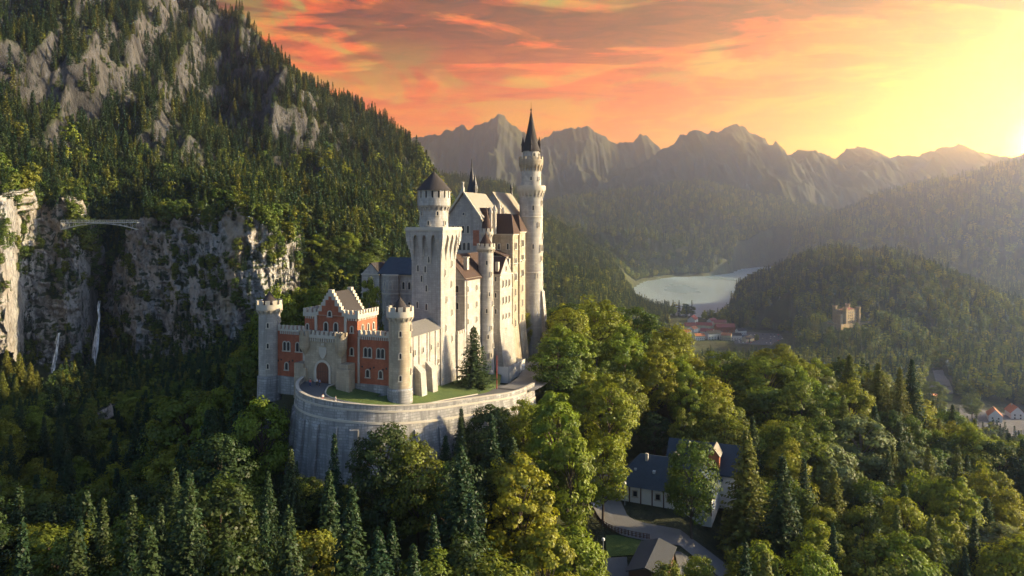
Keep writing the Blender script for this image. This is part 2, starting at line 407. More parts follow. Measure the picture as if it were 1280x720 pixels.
# ------------------------------------------------------------------ terrain height (eye level is z = 0)
YK = np.array([40, 100, 130, 150, 170, 200, 240, 300, 350, 402, 436, 520, 700, 1000])
PK = np.array([-1200, -400, 0, 60, 110, 160, 200, 300, 345, 370, 450, 540, 600, 640, 668, 700, 760, 850, 950, 1080, 1200, 1300, 1800, 2600])
ZT = np.array([
 [-60, -62, -64, -66, -68, -68, -62, -66, -68, -50, 12, 30, 40, 40],
 [-60, -62, -64, -66, -68, -68, -62, -66, -68, -50, 12, 30, 40, 40],
 [-62, -66, -74, -80, -84, -86, -71, -64, -74, -70, 4, 20, 30, 30],
 [-62, -66, -74, -80, -86, -91, -84, -73, -80, -78, 2, 18, 30, 30],
 [-62, -66, -74, -80, -86, -92, -95, -97, -92, -88, -82, -5, 20, 20],
 [-60, -64, -72, -78, -84, -90, -94, -95, -92, -88, -82, -5, 20, 20],
 [-60, -62, -70, -75, -80, -84, -86, -86, -86, -80, 2, 14, 20, 20],
 [-58, -60, -62, -62, -62, -62, -64, -70, -74, -70, 0, 18, 20, 20],
 [-58, -60, -60, -57, -46, -43, -46, -58, -66, -62, -6, 18, 20, 10],
 [-60, -61, -60, -57, -46, -43, -45, -56, -62, -58, -8, 15, 20, 10],
 [-62, -63, -61, -57, -46, -43, -43, -50, -58, -58, -22, 10, 10, 0],
 [-64, -65, -62, -57, -46, -43, -43, -47, -58, -64, -60, -45, -40, -50],
 [-66, -67, -63, -57, -47, -43, -43, -46, -62, -70, -76, -95, -120, -150],
 [-68, -69, -65, -58, -48, -43, -43, -46, -66, -78, -88, -115, -145, -172],
 [-68, -70, -66, -60, -48, -42.8, -42.6, -48, -70, -84, -94, -120, -155, -180],
 [-68, -70, -67, -63, -57, -48, -45.5, -55, -78, -92, -104, -130, -165, -188],
 [-68, -69, -65, -63, -62, -56, -52, -59, -84, -100, -112, -140, -175, -190],
 [-70, -69, -64, -63, -62, -60, -57, -65, -92, -108, -122, -152, -181, -190],
 [-72, -73, -72, -72, -71, -68, -62, -68, -100, -118, -132, -162, -184, -191],
 [-74, -76, -77, -77, -76, -73, -69, -80, -112, -132, -147, -174, -187, -191],
 [-76, -79, -80, -80, -80, -79, -84, -107, -142, -160, -170, -183, -189, -191],
 [-78, -82, -84, -84, -84, -84, -92, -122, -152, -167, -176, -186, -190, -191],
 [-80, -85, -88, -88, -90, -95, -110, -140, -165, -175, -182, -188, -190, -191],
 [-80, -85, -88, -88, -90, -95, -110, -140, -165, -175, -182, -188, -190, -191]], float)
LK = np.log(YK)

def crest(pts):                                   # (pixel, row, distance, flank slope) -> world
    return [((p - 640) / F * Y, Y, -(r - 280) / F * Y, k) for p, r, Y, k in pts]
HILLS = [
 crest([(-700, -560, 760, .9), (-200, -330, 850, .9), (60, -180, 960, .86), (180, -85, 960, .74), (270, 4, 940, .62), (300, 42, 930, .58), (345, 74, 910, .53),
        (385, 114, 890, .46), (430, 152, 870, .40), (470, 184, 850, .40), (500, 214, 820, .46), (525, 245, 800, .6), (548, 285, 780, .8)]),
 crest([(250, 190, 2200, .3), (510, 218, 2200, .3), (560, 227, 2200, .3), (600, 233, 2200, .3), (640, 242, 2200, .3), (680, 263, 2200, .3),
        (705, 291, 2200, .4), (730, 313, 2150, .45), (765, 331, 2150, .5), (790, 351, 2100, .5)]),
 crest([(630, 325, 1250, .34), (700, 334, 1400, .34), (750, 348, 1600, .34), (782, 366, 1850, .4)]),
 crest([(600, 268, 4300, .3), (690, 254, 4300, .3), (740, 242, 4300, .3), (800, 238, 4300, .3), (850, 231, 4300, .3), (880, 231, 4300, .3), (920, 237, 4300, .3),
        (960, 254, 4300, .3), (990, 272, 4300, .3), (1015, 292, 4300, .3), (1040, 314, 4300, .3)]),
 crest([(700, 282, 2950, 1.), (775, 291, 2900, 1.1), (830, 300, 2900, 1.1), (880, 308, 2900, 1.1), (915, 324, 2900, 1.1)]),
 crest([(928, 412, 1450, 1.), (962, 392, 1480, 1.), (984, 360, 1500, .85), (1008, 337, 1550, .6), (1030, 317, 1600, .5), (1080, 319, 1600, .5), (1125, 322, 1600, .5)]),
 crest([(1025, 350, 1300, .6), (1070, 335, 1300, .6), (1110, 330, 1300, .6), (1160, 335, 1300, .6), (1190, 346, 1300, .6), (1212, 380, 1300, .7)]),
 crest([(1022, 408, 1080, .5), (1045, 401, 1100, .5), (1085, 400, 1100, .5), (1110, 404, 1090, .5), (1130, 427, 1050, .5)]),
 crest([(1000, 314, 3300, .33), (1030, 295, 3300, .33), (1060, 284, 3300, .33), (1100, 266, 3300, .33), (1150, 243, 3300, .33), (1200, 225, 3300, .33),
        (1250, 212, 3300, .33), (1290, 205, 3300, .33), (1500, 160, 3300, .33), (1900, 110, 3300, .33), (2600, 60, 3300, .33)]),
]
LAKE_PX = [(768, 372), (790, 360), (805, 352), (840, 346.5), (880, 345.5), (912, 342), (925, 336), (950, 333.5), (990, 333), (982, 345), (966, 351), (950, 366), (935, 380),
           (918, 390), (904, 400), (893, 408), (872, 400), (850, 399), (820, 396)]
LAKE = [((p - 640) / F * (200 * F / (r - 280)), 200 * F / (r - 280)) for p, r in LAKE_PX]

FLAT = [((p_ - 640) / F * Y_, Y_) for p_, Y_ in ((840, 1090), (995, 1090), (990, 1290), (930, 1300), (880, 1420), (845, 1420))]
def seg_field(x, y, pts):
    best = np.full(x.shape, -1e9)
    for (ax, ay, az, ak), (bx, by, bz, bk) in zip(pts[:-1], pts[1:]):
        dx, dy = bx - ax, by - ay; L = dx * dx + dy * dy
        t = np.clip(((x - ax) * dx + (y - ay) * dy) / L, 0, 1)
        d = np.hypot(x - ax - t * dx, y - ay - t * dy)
        best = np.maximum(best, az + t * (bz - az) - (ak + t * (bk - ak)) * np.sqrt(d * d + 36) + 3)
    return best

def H(x, y):
    x = np.atleast_1d(np.asarray(x, float)); y = np.atleast_1d(np.asarray(y, float))
    p = np.clip(640 + F * x / np.maximum(y, 1), PK[0], PK[-1] - .01); ly = np.clip(np.log(np.maximum(y, 1)), LK[0], LK[-1] - 1e-6)
    i = np.clip(np.searchsorted(PK, p, 'right') - 1, 0, len(PK) - 2); j = np.clip(np.searchsorted(LK, ly, 'right') - 1, 0, len(LK) - 2)
    u = (p - PK[i]) / (PK[i + 1] - PK[i]); v = (ly - LK[j]) / (LK[j + 1] - LK[j])
    z = (ZT[i, j] * (1 - u) + ZT[i + 1, j] * u) * (1 - v) + (ZT[i, j + 1] * (1 - u) + ZT[i + 1, j + 1] * u) * v
    far = sst(750, 1150, y); z = z * (1 - far) - 191 * far
    calm = sst(330, 420, y) * (1 - .8 * sst(580, 660, p))                 # flat round the castle and the restaurant
    z = z + (fbm(x / 14, y / 14, 3, 5) - .5) * 5 * (1 - sst(680, 720, p) * (1 - sst(920, 960, p)) * (1 - sst(175, 230, y))) * (1 - sst(330, 380, p) * (1 - sst(690, 720, p)) * (1 - sst(240, 300, y)) * sst(140, 150, y))
    z = z + (ridged(x / 60, y / 60, 5, 9) - .55) * 26 * calm
    rg = ridged(x / 95 + .3 * y / 95, y / 260, 6, 21, .55) - .74; rg2 = ridged(x / 28, y / 50, 4, 31) - .62
    for n, c in enumerate(HILLS):
        h = seg_field(x, y, c)
        if n == 0: h = h - 40 * sst(180, 340, p) - np.maximum(0, x + .14 * y) * .9 - np.maximum(0, 446 - y) * 3
        elif n == 1: h = h - np.maximum(0, x + 20) * .38
        elif n == 2: h = h - np.maximum(0, x - .12 * y) * .6
        if n == 0: h = h + (rg * 125 + rg2 * 34) * sst(470, 560, y) * sst(-20, 90, h) * (.45 + .55 * sst(560, 350, p))
        elif n < 3: h = h + (fbm(x / 160, y / 160, 4, 40) - .5) * 40
        elif n in (3, 8): h = h + (fbm(x / 260, y / 260, 5, 50) - .5) * 90
        else: h = h + (fbm(x / 70, y / 70, 4, 60) - .5) * 26
        z = np.maximum(z, h)
    far2 = y > 1000
    if far2.any():
        inl = inpoly(x, y, LAKE) & far2
        z = np.where(inpoly(x, y, FLAT), np.minimum(z, -190.0), z)
        z = np.where(inl, -206.0, np.where(far2, np.maximum(z, -198.0), z))
    return z

def H1(x, y): return float(H(x, y)[0])

def grid_mesh(name, X, Y, Z, mat, smooth=True):
    m, n = X.shape
    me = bpy.data.meshes.new(name)
    co = np.stack([X, Y, Z], -1).reshape(-1, 3)
    i = np.arange((m - 1) * (n - 1)); r, c = i // (n - 1), i % (n - 1); a = r * n + c
    q = np.stack([a, a + 1, a + n + 1, a + n], -1).astype(np.int32)
    me.vertices.add(len(co)); me.vertices.foreach_set('co', co.ravel().astype(np.float32))
    me.loops.add(q.size); me.loops.foreach_set('vertex_index', q.ravel())
    me.polygons.add(len(q)); me.polygons.foreach_set('loop_start', np.arange(0, q.size, 4, dtype=np.int32)); me.polygons.foreach_set('loop_total', np.full(len(q), 4, np.int32))
    me.update(calc_edges=True); me.validate()
    if smooth: me.polygons.foreach_set('use_smooth', [True] * len(me.polygons))
    me.materials.append(mat); return me

def build_ground():
    Ys = np.exp(np.linspace(math.log(14), math.log(9000), 820)); Ps = np.linspace(-1150, 2550, 860)
    P, Y = np.meshgrid(Ps, Ys); X = (P - 640) / F * Y
    Z = H(X.ravel(), Y.ravel()).reshape(X.shape)
    me = grid_mesh('ground', X, Y, Z, GROUND)
    me.attributes.new('rock', 'FLOAT', 'POINT').data.foreach_set('value', (sst(1250, 1000, Y) * (1 - .85 * sst(560, 620, P))).ravel().astype(np.float32))
    tag(link('ground', me), 'wooded hillside, gorge and valley floor', kind='structure')
build_ground()

def build_lake():
    mb = MB(); xs = [a for a, b in LAKE]; ys = [b for a, b in LAKE]
    mb.add([(min(xs) - 60, min(ys) - 60, -199.5), (max(xs) + 60, min(ys) - 60, -199.5), (max(xs) + 60, max(ys) + 60, -199.5), (min(xs) - 60, max(ys) + 60, -199.5)], [(0, 1, 2, 3)])
    tag(mb.build('water', WATER), 'pale mountain lake', kind='structure')
build_lake()

def build_range(name, pts, Yc, seed, label):
    px = np.array([a for a, b in pts], float); rw = np.array([b for a, b in pts], float)
    Ps = np.arange(px[0], px[-1], 1.3); D = np.linspace(-1, .35, 75)
    P, Dm = np.meshgrid(Ps, D)
    zc = -(np.interp(P, px, rw) - 280) / F * Yc
    xc = (P - 640) / F * Yc; zc = zc + (ridged(xc / 230, xc * 0 + seed, 4, seed + 3, .6) - .6) * 110 * np.clip(zc / 500, 0, 1)
    Y = Yc + Dm * 1500; X = (P - 640) / F * Yc * (1 + 0 * Dm)
    prof = np.where(Dm < 0, np.maximum(0, 1 + Dm) ** 1.15, 1 - Dm * 1.6)
    w = np.clip(np.abs(Dm) * 3.2, .0, 1)
    Z = -200 + (zc + 200) * prof
    Z = Z + (ridged(X / 420, Y / 900, 6, seed, .58) - .62) * 620 * w * np.clip(prof * 1.4, 0, 1) * (1 - .3 * prof)
    Z = Z + (ridged(X / 110 + Y / 500, Y / 170, 5, seed + 7, .62) - .52) * 75 * (.6 + .5 * w) * np.clip(prof * 2, 0, 1)
    tag(link(name, grid_mesh(name, X, Y, Z, HAZEROCK)), label, kind='structure')
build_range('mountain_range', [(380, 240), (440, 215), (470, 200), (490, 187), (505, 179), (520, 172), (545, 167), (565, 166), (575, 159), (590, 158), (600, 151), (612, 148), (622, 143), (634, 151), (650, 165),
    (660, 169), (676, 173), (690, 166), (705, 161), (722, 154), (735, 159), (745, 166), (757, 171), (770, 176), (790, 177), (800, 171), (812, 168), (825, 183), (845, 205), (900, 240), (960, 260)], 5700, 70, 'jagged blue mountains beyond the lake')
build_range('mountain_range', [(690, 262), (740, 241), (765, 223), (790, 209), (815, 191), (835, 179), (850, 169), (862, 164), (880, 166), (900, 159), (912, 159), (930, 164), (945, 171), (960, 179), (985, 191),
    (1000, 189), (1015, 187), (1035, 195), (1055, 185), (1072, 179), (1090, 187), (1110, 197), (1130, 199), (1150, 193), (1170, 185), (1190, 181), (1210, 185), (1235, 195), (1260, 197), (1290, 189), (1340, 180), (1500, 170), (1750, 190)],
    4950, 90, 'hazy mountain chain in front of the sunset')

def build_haze():
    mb = MB(); mb.box(-19500, 19500, -150, 9600, -207.5, 920)
    m = bpy.data.materials.new('haze_air'); m.use_nodes = True; k = NT(m.node_tree); k.n.clear()
    out = k.add('ShaderNodeOutputMaterial'); v = k.add('ShaderNodeVolumePrincipled')
    v.inputs['Color'].default_value = (.31, .43, .77, 1); v.inputs['Density'].default_value = HAZE_D
    v.inputs['Absorption Color'].default_value = (1, 1, 1, 1)
    v.inputs['Density Attribute'].default_value = ''; v.inputs['Anisotropy'].default_value = .82
    k.l.new(v.outputs[0], out.inputs['Volume'])
    tag(mb.build('haze', m, smooth=False), 'thin evening haze', kind='stuff')
HAZE_D = 2.6e-4
build_haze()

# rock walls of the gorge: (pixel column, distance, top row, foot row)
def build_cliff(name, path, label, seed, lean=.28, scar=None):
    s = np.array([0] + list(np.cumsum([math.hypot((b[0] - a[0]) / F * 390, b[1] - a[1]) for a, b in zip(path[:-1], path[1:])])))
    S = np.arange(0, s[-1], .55); T = np.linspace(0, 1, 150)
    pp = np.interp(S, s, [q[0] for q in path]); yy = np.interp(S, s, [q[1] for q in path])
    zt = np.interp(S, s, [-(q[2] - 280) / F * q[1] for q in path]); zb = np.interp(S, s, [-(q[3] - 280) / F * q[1] for q in path])
    SS, TT = np.meshgrid(S, T); PP = np.interp(SS, S, pp); YY = np.interp(SS, S, yy)
    zt = zt + (fbm(S / 9, S * 0, 4, seed) - .5) * 22
    Z = np.interp(SS, S, zb) * (1 - TT) + np.interp(SS, S, zt) * TT
    hgt = (Z - np.interp(SS, S, zb))
    n = (ridged(SS / 26, Z / 55, 6, seed, .6) - .6) * 17 + (fbm(SS / 7, Z / 5, 5, seed + 5, .6) - .5) * 9 + (ridged(SS / 11 + Z / 30, Z / 9, 4, seed + 9) - .55) * 4
    Y0 = YY + hgt * lean; Z = Z + (Z - 0) * (Y0 / YY - 1) * TT
    Y = Y0 - n * (1 - .6 * (TT > .97))
    lip = sst(.965, 1.0, TT); Y = Y + lip * 16
    X = (PP - 640) / F * Y0 + n * .35
    me = grid_mesh(name, X, Y, Z, ROCK)
    at = me.attributes.new('scar', 'FLOAT', 'POINT')
    if scar is not None:
        px = 640 + F * X / Y; row = 280 - F * Z / Y
        w = np.interp(row, [255, 290, 330, 350, 372, 410], [17, 14, 7, 5, 11, 4]); cx = np.interp(row, [258, 330, 372, 410], [297, 292, 281, 284])
        val = np.clip(1.4 - np.abs(px - cx) / w + (fbm(X / 5, Z / 5, 4, 3) - .5), 0, 1) * (row < 420)
        at.data.foreach_set('value', val.ravel().astype(np.float32))
    o = tag(link(name, me), label, kind='structure'); return o, X, Y, Z
CLIFFS = [
 build_cliff('cliff', [(-190, 300, 215, 470), (-90, 320, 222, 460), (-30, 330, 226, 452), (8, 338, 232, 440), (20, 352, 238, 440), (26, 378, 252, 470), (45, 386, 258, 478), (60, 386, 246, 482), (82, 388, 258, 484), (100, 393, 285, 486), (112, 402, 318, 486), (118, 418, 350, 486),
    (124, 428, 362, 486), (134, 424, 352, 486), (146, 412, 318, 486), (158, 404, 276, 486), (172, 398, 263, 484), (186, 395, 260, 482), (205, 392, 262, 480), (222, 388, 275, 478), (240, 384, 272, 474), (258, 378, 264, 470), (280, 372, 262, 464), (312, 368, 262, 458), (332, 372, 280, 450),
    (350, 380, 300, 440), (375, 392, 310, 430)], 'pale limestone cliffs on both sides of the gorge', 11, .24, True),
 build_cliff('cliff', [(-60, 232, 545, 590), (0, 236, 541, 582), (40, 240, 540, 578), (75, 244, 542, 574), (98, 252, 540, 570), (112, 262, 532, 566), (118, 280, 520, 560)], 'small brown cliff under the sunlit spur', 33, .5),
]

# ------------------------------------------------------------------ the castle: its own frame (u along the ridge, v across, z from eye level)
CX, CY = -24.1, 155.0; UX, UY = .371, .9286; CROT = math.atan2(UY, UX)
def cw(u, v): return (CX + UX * u - UY * v, CY + UY * u + UX * v)
def building(name, label, cat, u, v, z, group=None):
    x, y = cw(u, v); o = empty(name, (x, y, z), CROT); tag(o, label, cat, group); o['_o'] = (u, v, z); return o
def off(o): return tuple(o['_o'])

ANG = {'f': math.pi, 'r': -math.pi / 2, 'l': math.pi / 2, 'b': 0.0}
WIN = {}
def window_meshes(w, h, n, frame=True, arch=True):
    key = (w, h, n, arch)
    if key in WIN: return WIN[key]
    fr, pa = MB(), MB(); t = .22
    for i in range(n):
        cx = (i - (n - 1) / 2) * (w + .3); r = w / 2
        if arch:
            arcp = [(r * math.cos(a), h - r + r * math.sin(a)) for a in [math.pi * q / 8 for q in range(9)]]
            arco = [((r + t) * math.cos(a), h - r + (r + t) * math.sin(a)) for a in [math.pi * q / 8 for q in range(9)]]
            inn = [(r, 0)] + arcp + [(-r, 0)]; outn = [(r + t, 0)] + arco + [(-r - t, 0)]
        else:
            inn = [(r, 0), (r, h), (-r, h), (-r, 0)]; outn = [(r + t, 0), (r + t, h + t), (-r - t, h + t), (-r - t, 0)]
        m = len(inn); y0, y1 = .05, -.16
        vs = [(cx + a, y1, b) for a, b in inn] + [(cx + a, y1, b) for a, b in outn] + [(cx + a, y0, b) for a, b in inn] + [(cx + a, y0, b) for a, b in outn]
        fs = []
        for q in range(m - 1):
            fs += [(q, q + 1, m + q + 1, m + q), (m + q, m + q + 1, 3 * m + q + 1, 3 * m + q), (q + 1, q, 2 * m + q, 2 * m + q + 1)]
        fr.add(vs, fs)
        pa.prism([(cx + a, b) for a, b in inn], 'y', -.035, .05)
    wd = n * w + (n - 1) * .3 + 2 * t + .2
    fr.box(-wd / 2, wd / 2, -.26, .05, -.22, 0)
    WIN[key] = (fr.mesh('window', TRIM, False), pa.mesh('pane', GLASS, False)); return WIN[key]
def window(parent, face, u, v, z, w=.8, h=1.8, n=1, arch=True):
    """a stone window surround with its dark pane; z is the sill"""
    f, p = window_meshes(w, h, n, True, arch); o0 = off(parent)
    a = ANG[face] if isinstance(face, str) else face
    o = link('window', f, parent, (u - o0[0], v - o0[1], z - o0[2]), a + math.pi / 2)
    link('pane', p, o); return o
def round_window(parent, cu, cv, r, ang, z, w=.45, h=1.3):
    return window(parent, ang, cu + r * math.cos(ang), cv + r * math.sin(ang), z, w, h)

def corbel_tower(root, cu, cv, r, zb, zt, zcap, rc, n=12, plinth=None, stone=LIME, roof=SLATE, zroof=None, zapex=None, rr=None, zfoot=None, rf=None):
    o = off(root); mb = MB(o)
    prof = [(rf or r, zb), (r, zfoot), (r, zt)] if zfoot else [(r, zb), (r, zt)]
    mb.lathe(cu, cv, prof, 32); t = mb.build('tower', stone, root)
    b = MB(o)
    b.lathe(cu, cv, [(r - .05, zt + .02), (rc, zt + .75), (rc, zcap - .95), (rc - .35, zcap - .95), (rc - .4, zcap - 1.5)], 32)
    b.ring_blocks(cu, cv, rc - .38, rc + .03, zcap - .95, zcap, n, .62)
    b.ring_blocks(cu, cv, r - .1, rc + .12, zt - .35, zt + .62, n + 4, .45, r + .05)
    link('battlement', b.mesh('battlement', TRIM), t)
    if plinth:
        p = MB(o); p.lathe(cu, cv, [(r + .38, plinth[0]), (r + .28, plinth[1] - .3), (r + .02, plinth[1])], 32); link('plinth', p.mesh('plinth', BAST), t)
    if zapex:
        c = MB(o); c.lathe(cu, cv, [(rr, zroof), (rr * .66, zroof + (zapex - zroof) * .36), (.06, zapex)], 24)
        c.tube((cu, cv, zapex - .1), (cu, cv, zapex + .9), .07, .03, 6)
        link('cone_roof', c.mesh('cone_roof', roof), t)
    return t

# ---- gatehouse
g = building('castle_gatehouse', 'red brick castle gatehouse with stepped gable, arched gate and two round corner towers', 'gatehouse', 0, 17.5, -38.5); o = off(g)
m = MB(o); m.box(0, 6, 2.0, 10.6, -38.5, -24.7); m.box(0, 6, 24.7, 33, -38.5, -24.7); m.parts('wall', BRICK, g)
m = MB(o)
for a, b in ((2.6, 10.5), (24.8, 32.4)):
    m.box(-.22, 6.1, a, b, -24.7, -24.3); m.merlons('y', a, b, -.25, .3, -24.3, -23.35, .62, .5)
    for i in range(int((b - a) / .55)): m.box(-.18, .02, a + .15 + i * .55, a + .42 + i * .55, -25.4, -24.7)
m.parts('battlement', TRIM, g)
m = MB(o); m.box(-.25, 6.2, 1.5, 13.3, -39.2, -35.1); m.box(-.25, 6.2, 23.2, 33.5, -39.2, -35.1); m.parts('plinth', BAST, g)
m = MB(o)
for v0 in (10.15, 24.75): m.box(-.28, .1, v0, v0 + .55, -35.1, -24.8)
for v0, w0 in ((13.3, .6), (21.2, .6)): m.box(-.62, -.2, v0, v0 + w0, -24, -20.4)
m.parts('quoin_strip', TRIM, g)
m = MB(o); m.box(-.35, 7.6, 10.6, 24.7, -35.1, -20.4); m.build('centre_block', BRICK, g)
m = MB(o)
for a, b in ((10.6, 13.6), (21.5, 24.7)):
    m.box(-.6, -.0, a - .02, b, -20.9, -20.0); m.merlons('y', a, b, -.6, -.05, -20.0, -19.1, .6, .48)
    for i in range(5): m.box(-.55, -.3, a + .2 + i * .6, a + .45 + i * .6, -21.4, -20.9)
m.box(-.58, 7.8, 10.3, 10.75, -20.9, -20.0); m.merlons('x', -.55, 7.8, 10.28, 10.8, -20.0, -19.1, .6, .5)
for i in range(12): m.box(-.2 + i * .63, .1 + i * .63, 10.35, 10.65, -21.4, -20.9)
m.box(-.58, 7.8, 24.55, 25.0, -20.9, -20.0); m.merlons('x', -.5, 7.8, 24.5, 25.02, -20.0, -19.1, .6, .5)
m.parts('block_battlement', TRIM, g)
def stepped(v0, v1, z0, z1, n, wdt=0):
    c = (v0 + v1) / 2; hw = (v1 - v0) / 2; pl = [(v1, z0), (v0, z0)]; top = .55
    L = []
    for i in range(n):
        za = z0 + (z1 - z0) * (i + 1) / n; va = hw - (hw - top) * i / (n - 1)
        L.append((va, za))
    left = []; pz = z0
    for va, za in L: left += [(c - va, pz), (c - va, za)]; pz = za
    return left + [(2 * c - a, b) for a, b in reversed(left)]
for uu, nm in ((-.75, 'stepped_gable'), (6.6, 'stepped_gable')):
    m = MB(o); m.prism(stepped(13.6, 21.4, -20.5, -14.7, 8), 'x', uu, uu + .95); gb = m.build(nm, TRIM, g)
    m = MB(o); m.prism([(14.4, -20.4)] + [(17.5 + s_ * w_, z_) for s_, w_, z_ in ((-1, 3.1, -19.6), (-1, 2.2, -19.6), (-1, 2.2, -18.3), (-1, 1.2, -18.3), (-1, 1.2, -17), (-1, .4, -17), (-1, .4, -16.2), (1, .4, -16.2), (1, .4, -17), (1, 1.2, -17), (1, 1.2, -18.3), (1, 2.2, -18.3), (1, 2.2, -19.6), (1, 3.1, -19.6))] + [(20.6, -20.4)], 'x', uu - .06, uu + .1)
    if uu < 0: link('brick_panel', m.mesh('brick_panel', BRICK), gb)
m = MB(o); m.prism([(13.7, -24), (13.7, -20.1), (17.5, -15.6), (21.3, -20.1), (21.3, -24)], 'x', .1, 6.5); m.build('attic', BRICK, g)
m = MB(o); m.gable_roof(.6, 6.2, 13.7, 21.3, -19.9, -15.5, 'x', .1, .3); m.build('roof', SLATE, g)
# portal of pale stone
m = MB(o); m.box(-2.4, 0, 13.4, 23.1, -39, -25.3); m.box(-3.1, -2.3, 22.2, 25.6, -39, -32.2, .1, .2); m.box(-3.6, -2.3, 10.4, 14.1, -39, -31.6, .15, .3)
m.box(-2.9, 0, 23.1, 25.6, -39, -31.2); m.box(-3.0, 0, 11.2, 13.4, -39, -30.6); m.build('portal', SAND, g)
pt_ = g.children[-1]
m = MB(o); m.box(-2.75, .0, 13.2, 23.3, -25.3, -24.6); m.merlons('y', 13.2, 23.3, -2.75, -2.2, -24.6, -23.7, .62, .5)
for i in range(16): m.box(-2.68, -2.3, 13.45 + i * .6, 13.75 + i * .6, -26.1, -25.3)
link('battlement', m.mesh('battlement', TRIM), pt_)
for vv in (13.5, 23.0):
    m = MB(o); m.lathe(-2.3, vv, [(.15, -29.4), (.8, -28.4), (1.35, -27.4), (1.35, -24.8), (1.0, -24.8)], 18); m.ring_blocks(-2.3, vv, 1.0, 1.4, -24.8, -23.8, 7, .6)
    m.build('corner_turret', SAND, g)
def archpoly(c, w, z0, z1, n=12, t=0):
    r = w / 2 + t; return [(c - r, z0)] + [(c - r * math.cos(math.pi * q / n), z1 - w / 2 + r * math.sin(math.pi * q / n)) for q in range(n + 1)] + [(c + r, z0)]
m = MB(o); m.prism(archpoly(18.2, 3.3, -38.9, -30.6), 'x', -2.46, -2.2); d_ = m.build('gate_door', WOOD, g)
m = MB(o); a_, b_ = archpoly(18.2, 3.3, -38.9, -30.6), archpoly(18.2, 3.3, -38.9, -30.6, 12, .5); n_ = len(a_)
vs = [(-2.62, p, q) for p, q in a_] + [(-2.62, p, q) for p, q in b_] + [(-2.3, p, q) for p, q in a_] + [(-2.3, p, q) for p, q in b_]
m.add(vs, [f for i in range(n_ - 1) for f in ((i, i + 1, n_ + i + 1, n_ + i), (n_ + i, n_ + i + 1, 3 * n_ + i + 1, 3 * n_ + i), (i + 1, i, 2 * n_ + i, 2 * n_ + i + 1))])
m.build('gate_surround', TRIM, g)
m = MB(o)
for i in range(5): m.box(-2.5, -2.4, 16.9 + i * .62, 16.98 + i * .62, -38.8, -31.2)
for zz_ in (-37.2, -35, -32.8): m.box(-2.53, -2.4, 16.7, 19.7, zz_, zz_ + .14)
link('door_bands', m.mesh('door_bands', DARKWOOD), d_)
m = MB(o); m.prism([(17.2, -27.3), (19.2, -27.3), (19.2, -28.6), (18.7, -29.5), (18.2, -29.9), (17.7, -29.5), (17.2, -28.6)], 'x', -2.56, -2.35); m.prism([(17.7, -26.9), (18.7, -26.9), (18.5, -26.3), (18.2, -26.5), (17.9, -26.3)], 'x', -2.55, -2.35); m.parts('stone_shield', TRIM, g)
for vv in (8.1, 4.8, 30, 26.4):
    window(g, 'f', 0, vv, -29.2, .75, 2.0, 2); window(g, 'f', 0, vv, -33.6, .8, 1.6, 1)
for vv in (12.0, 23.9): window(g, 'f', -.35, vv, -29.0, .7, 1.6, 1); window(g, 'f', -.35, vv, -24.0, .55, 1.3, 1)
window(g, 'f', -.35, 12.0, -33.2, .8, 1.5, 1)
for vv in (18.85, 16.2): window(g, 'f', -.35, vv, -24.0, .9, 1.9, 1)
window(g, 'f', -.81, 17.5, -20.6, .8, 1.1, 1)
for uu in (1.6, 3.8, 6.0): window(g, 'r', uu, 10.6, -24, .6, 1.5, 1)
m = MB(o)
for vv in (3.2, 6.4, 9.4, 25.4, 28.2, 31.4): m.box(-.06, .05, vv, vv + .35, -31.6, -31.2); m.box(-.06, .05, vv + .9, vv + 1.25, -31.9, -31.5)
m.parts('putlog_hole', IRON, g, .04)
for vv, lz in ((0, -39.6), (35, -40.2)):
    corbel_tower(g, 0, vv, 2.4, lz, -20.6, -17.7, 2.95, 11, (lz - .6, -35.1), LIME if vv else SAND, SLATE, -18.9, -15.7, 2.3)
    for zz_ in (-23.9, -28.6, -33.3):
        round_window(g, 0, vv, 2.4, R(-148), zz_, .4, 1.1)
        round_window(g, 0, vv, 2.4, R(-75), zz_ + 1.2, .4, 1.1)

# ---- connecting wing between the gatehouse and the square tower
w_ = building('castle_wing', 'low pale stone wing joining the round gate tower to the square tower', 'castle wing', 9, 2.5, -39.5); o = off(w_)
m = MB(o); m.box(1.6, 18.98, .15, 6, -41, -24.9); m.parts('wall', LIME2, w_)
m = MB(o); m.prism([(-.35, -25.0), (3.2, -22.6), (6.4, -24.9), (6.4, -25.1)], 'x', 1.9, 18.9); m.build('roof', GREYROOF, w_)
m = MB(o)
for uu in (4.6, 8.4, 12.2, 16.2): m.box(uu, uu + .5, -.08, .3, -39, -25.2)
m.parts('pilaster', LIME2, w_)
for uu in (6.4, 11.6):
    m = MB(o); m.prism([(.2, -41), (-2.0, -41), (-1.5, -33.2), (.2, -31.6)], 'x', uu, uu + 2.4); m.build('buttress', LIME, w_)
for uu in (3.6, 6.6, 10.4, 14.3, 17.6):
    window(w_, 'r', uu, .15, -29.4, .5, 1.2); window(w_, 'r', uu + .3, .15, -33.2, .4, 1.0)
m = MB(o)
for uu in (5.4, 13.2, 18.4): m.tube((uu, -.12, -39), (uu, -.12, -25.1), .09)
m.parts('drainpipe', IRON, w_)
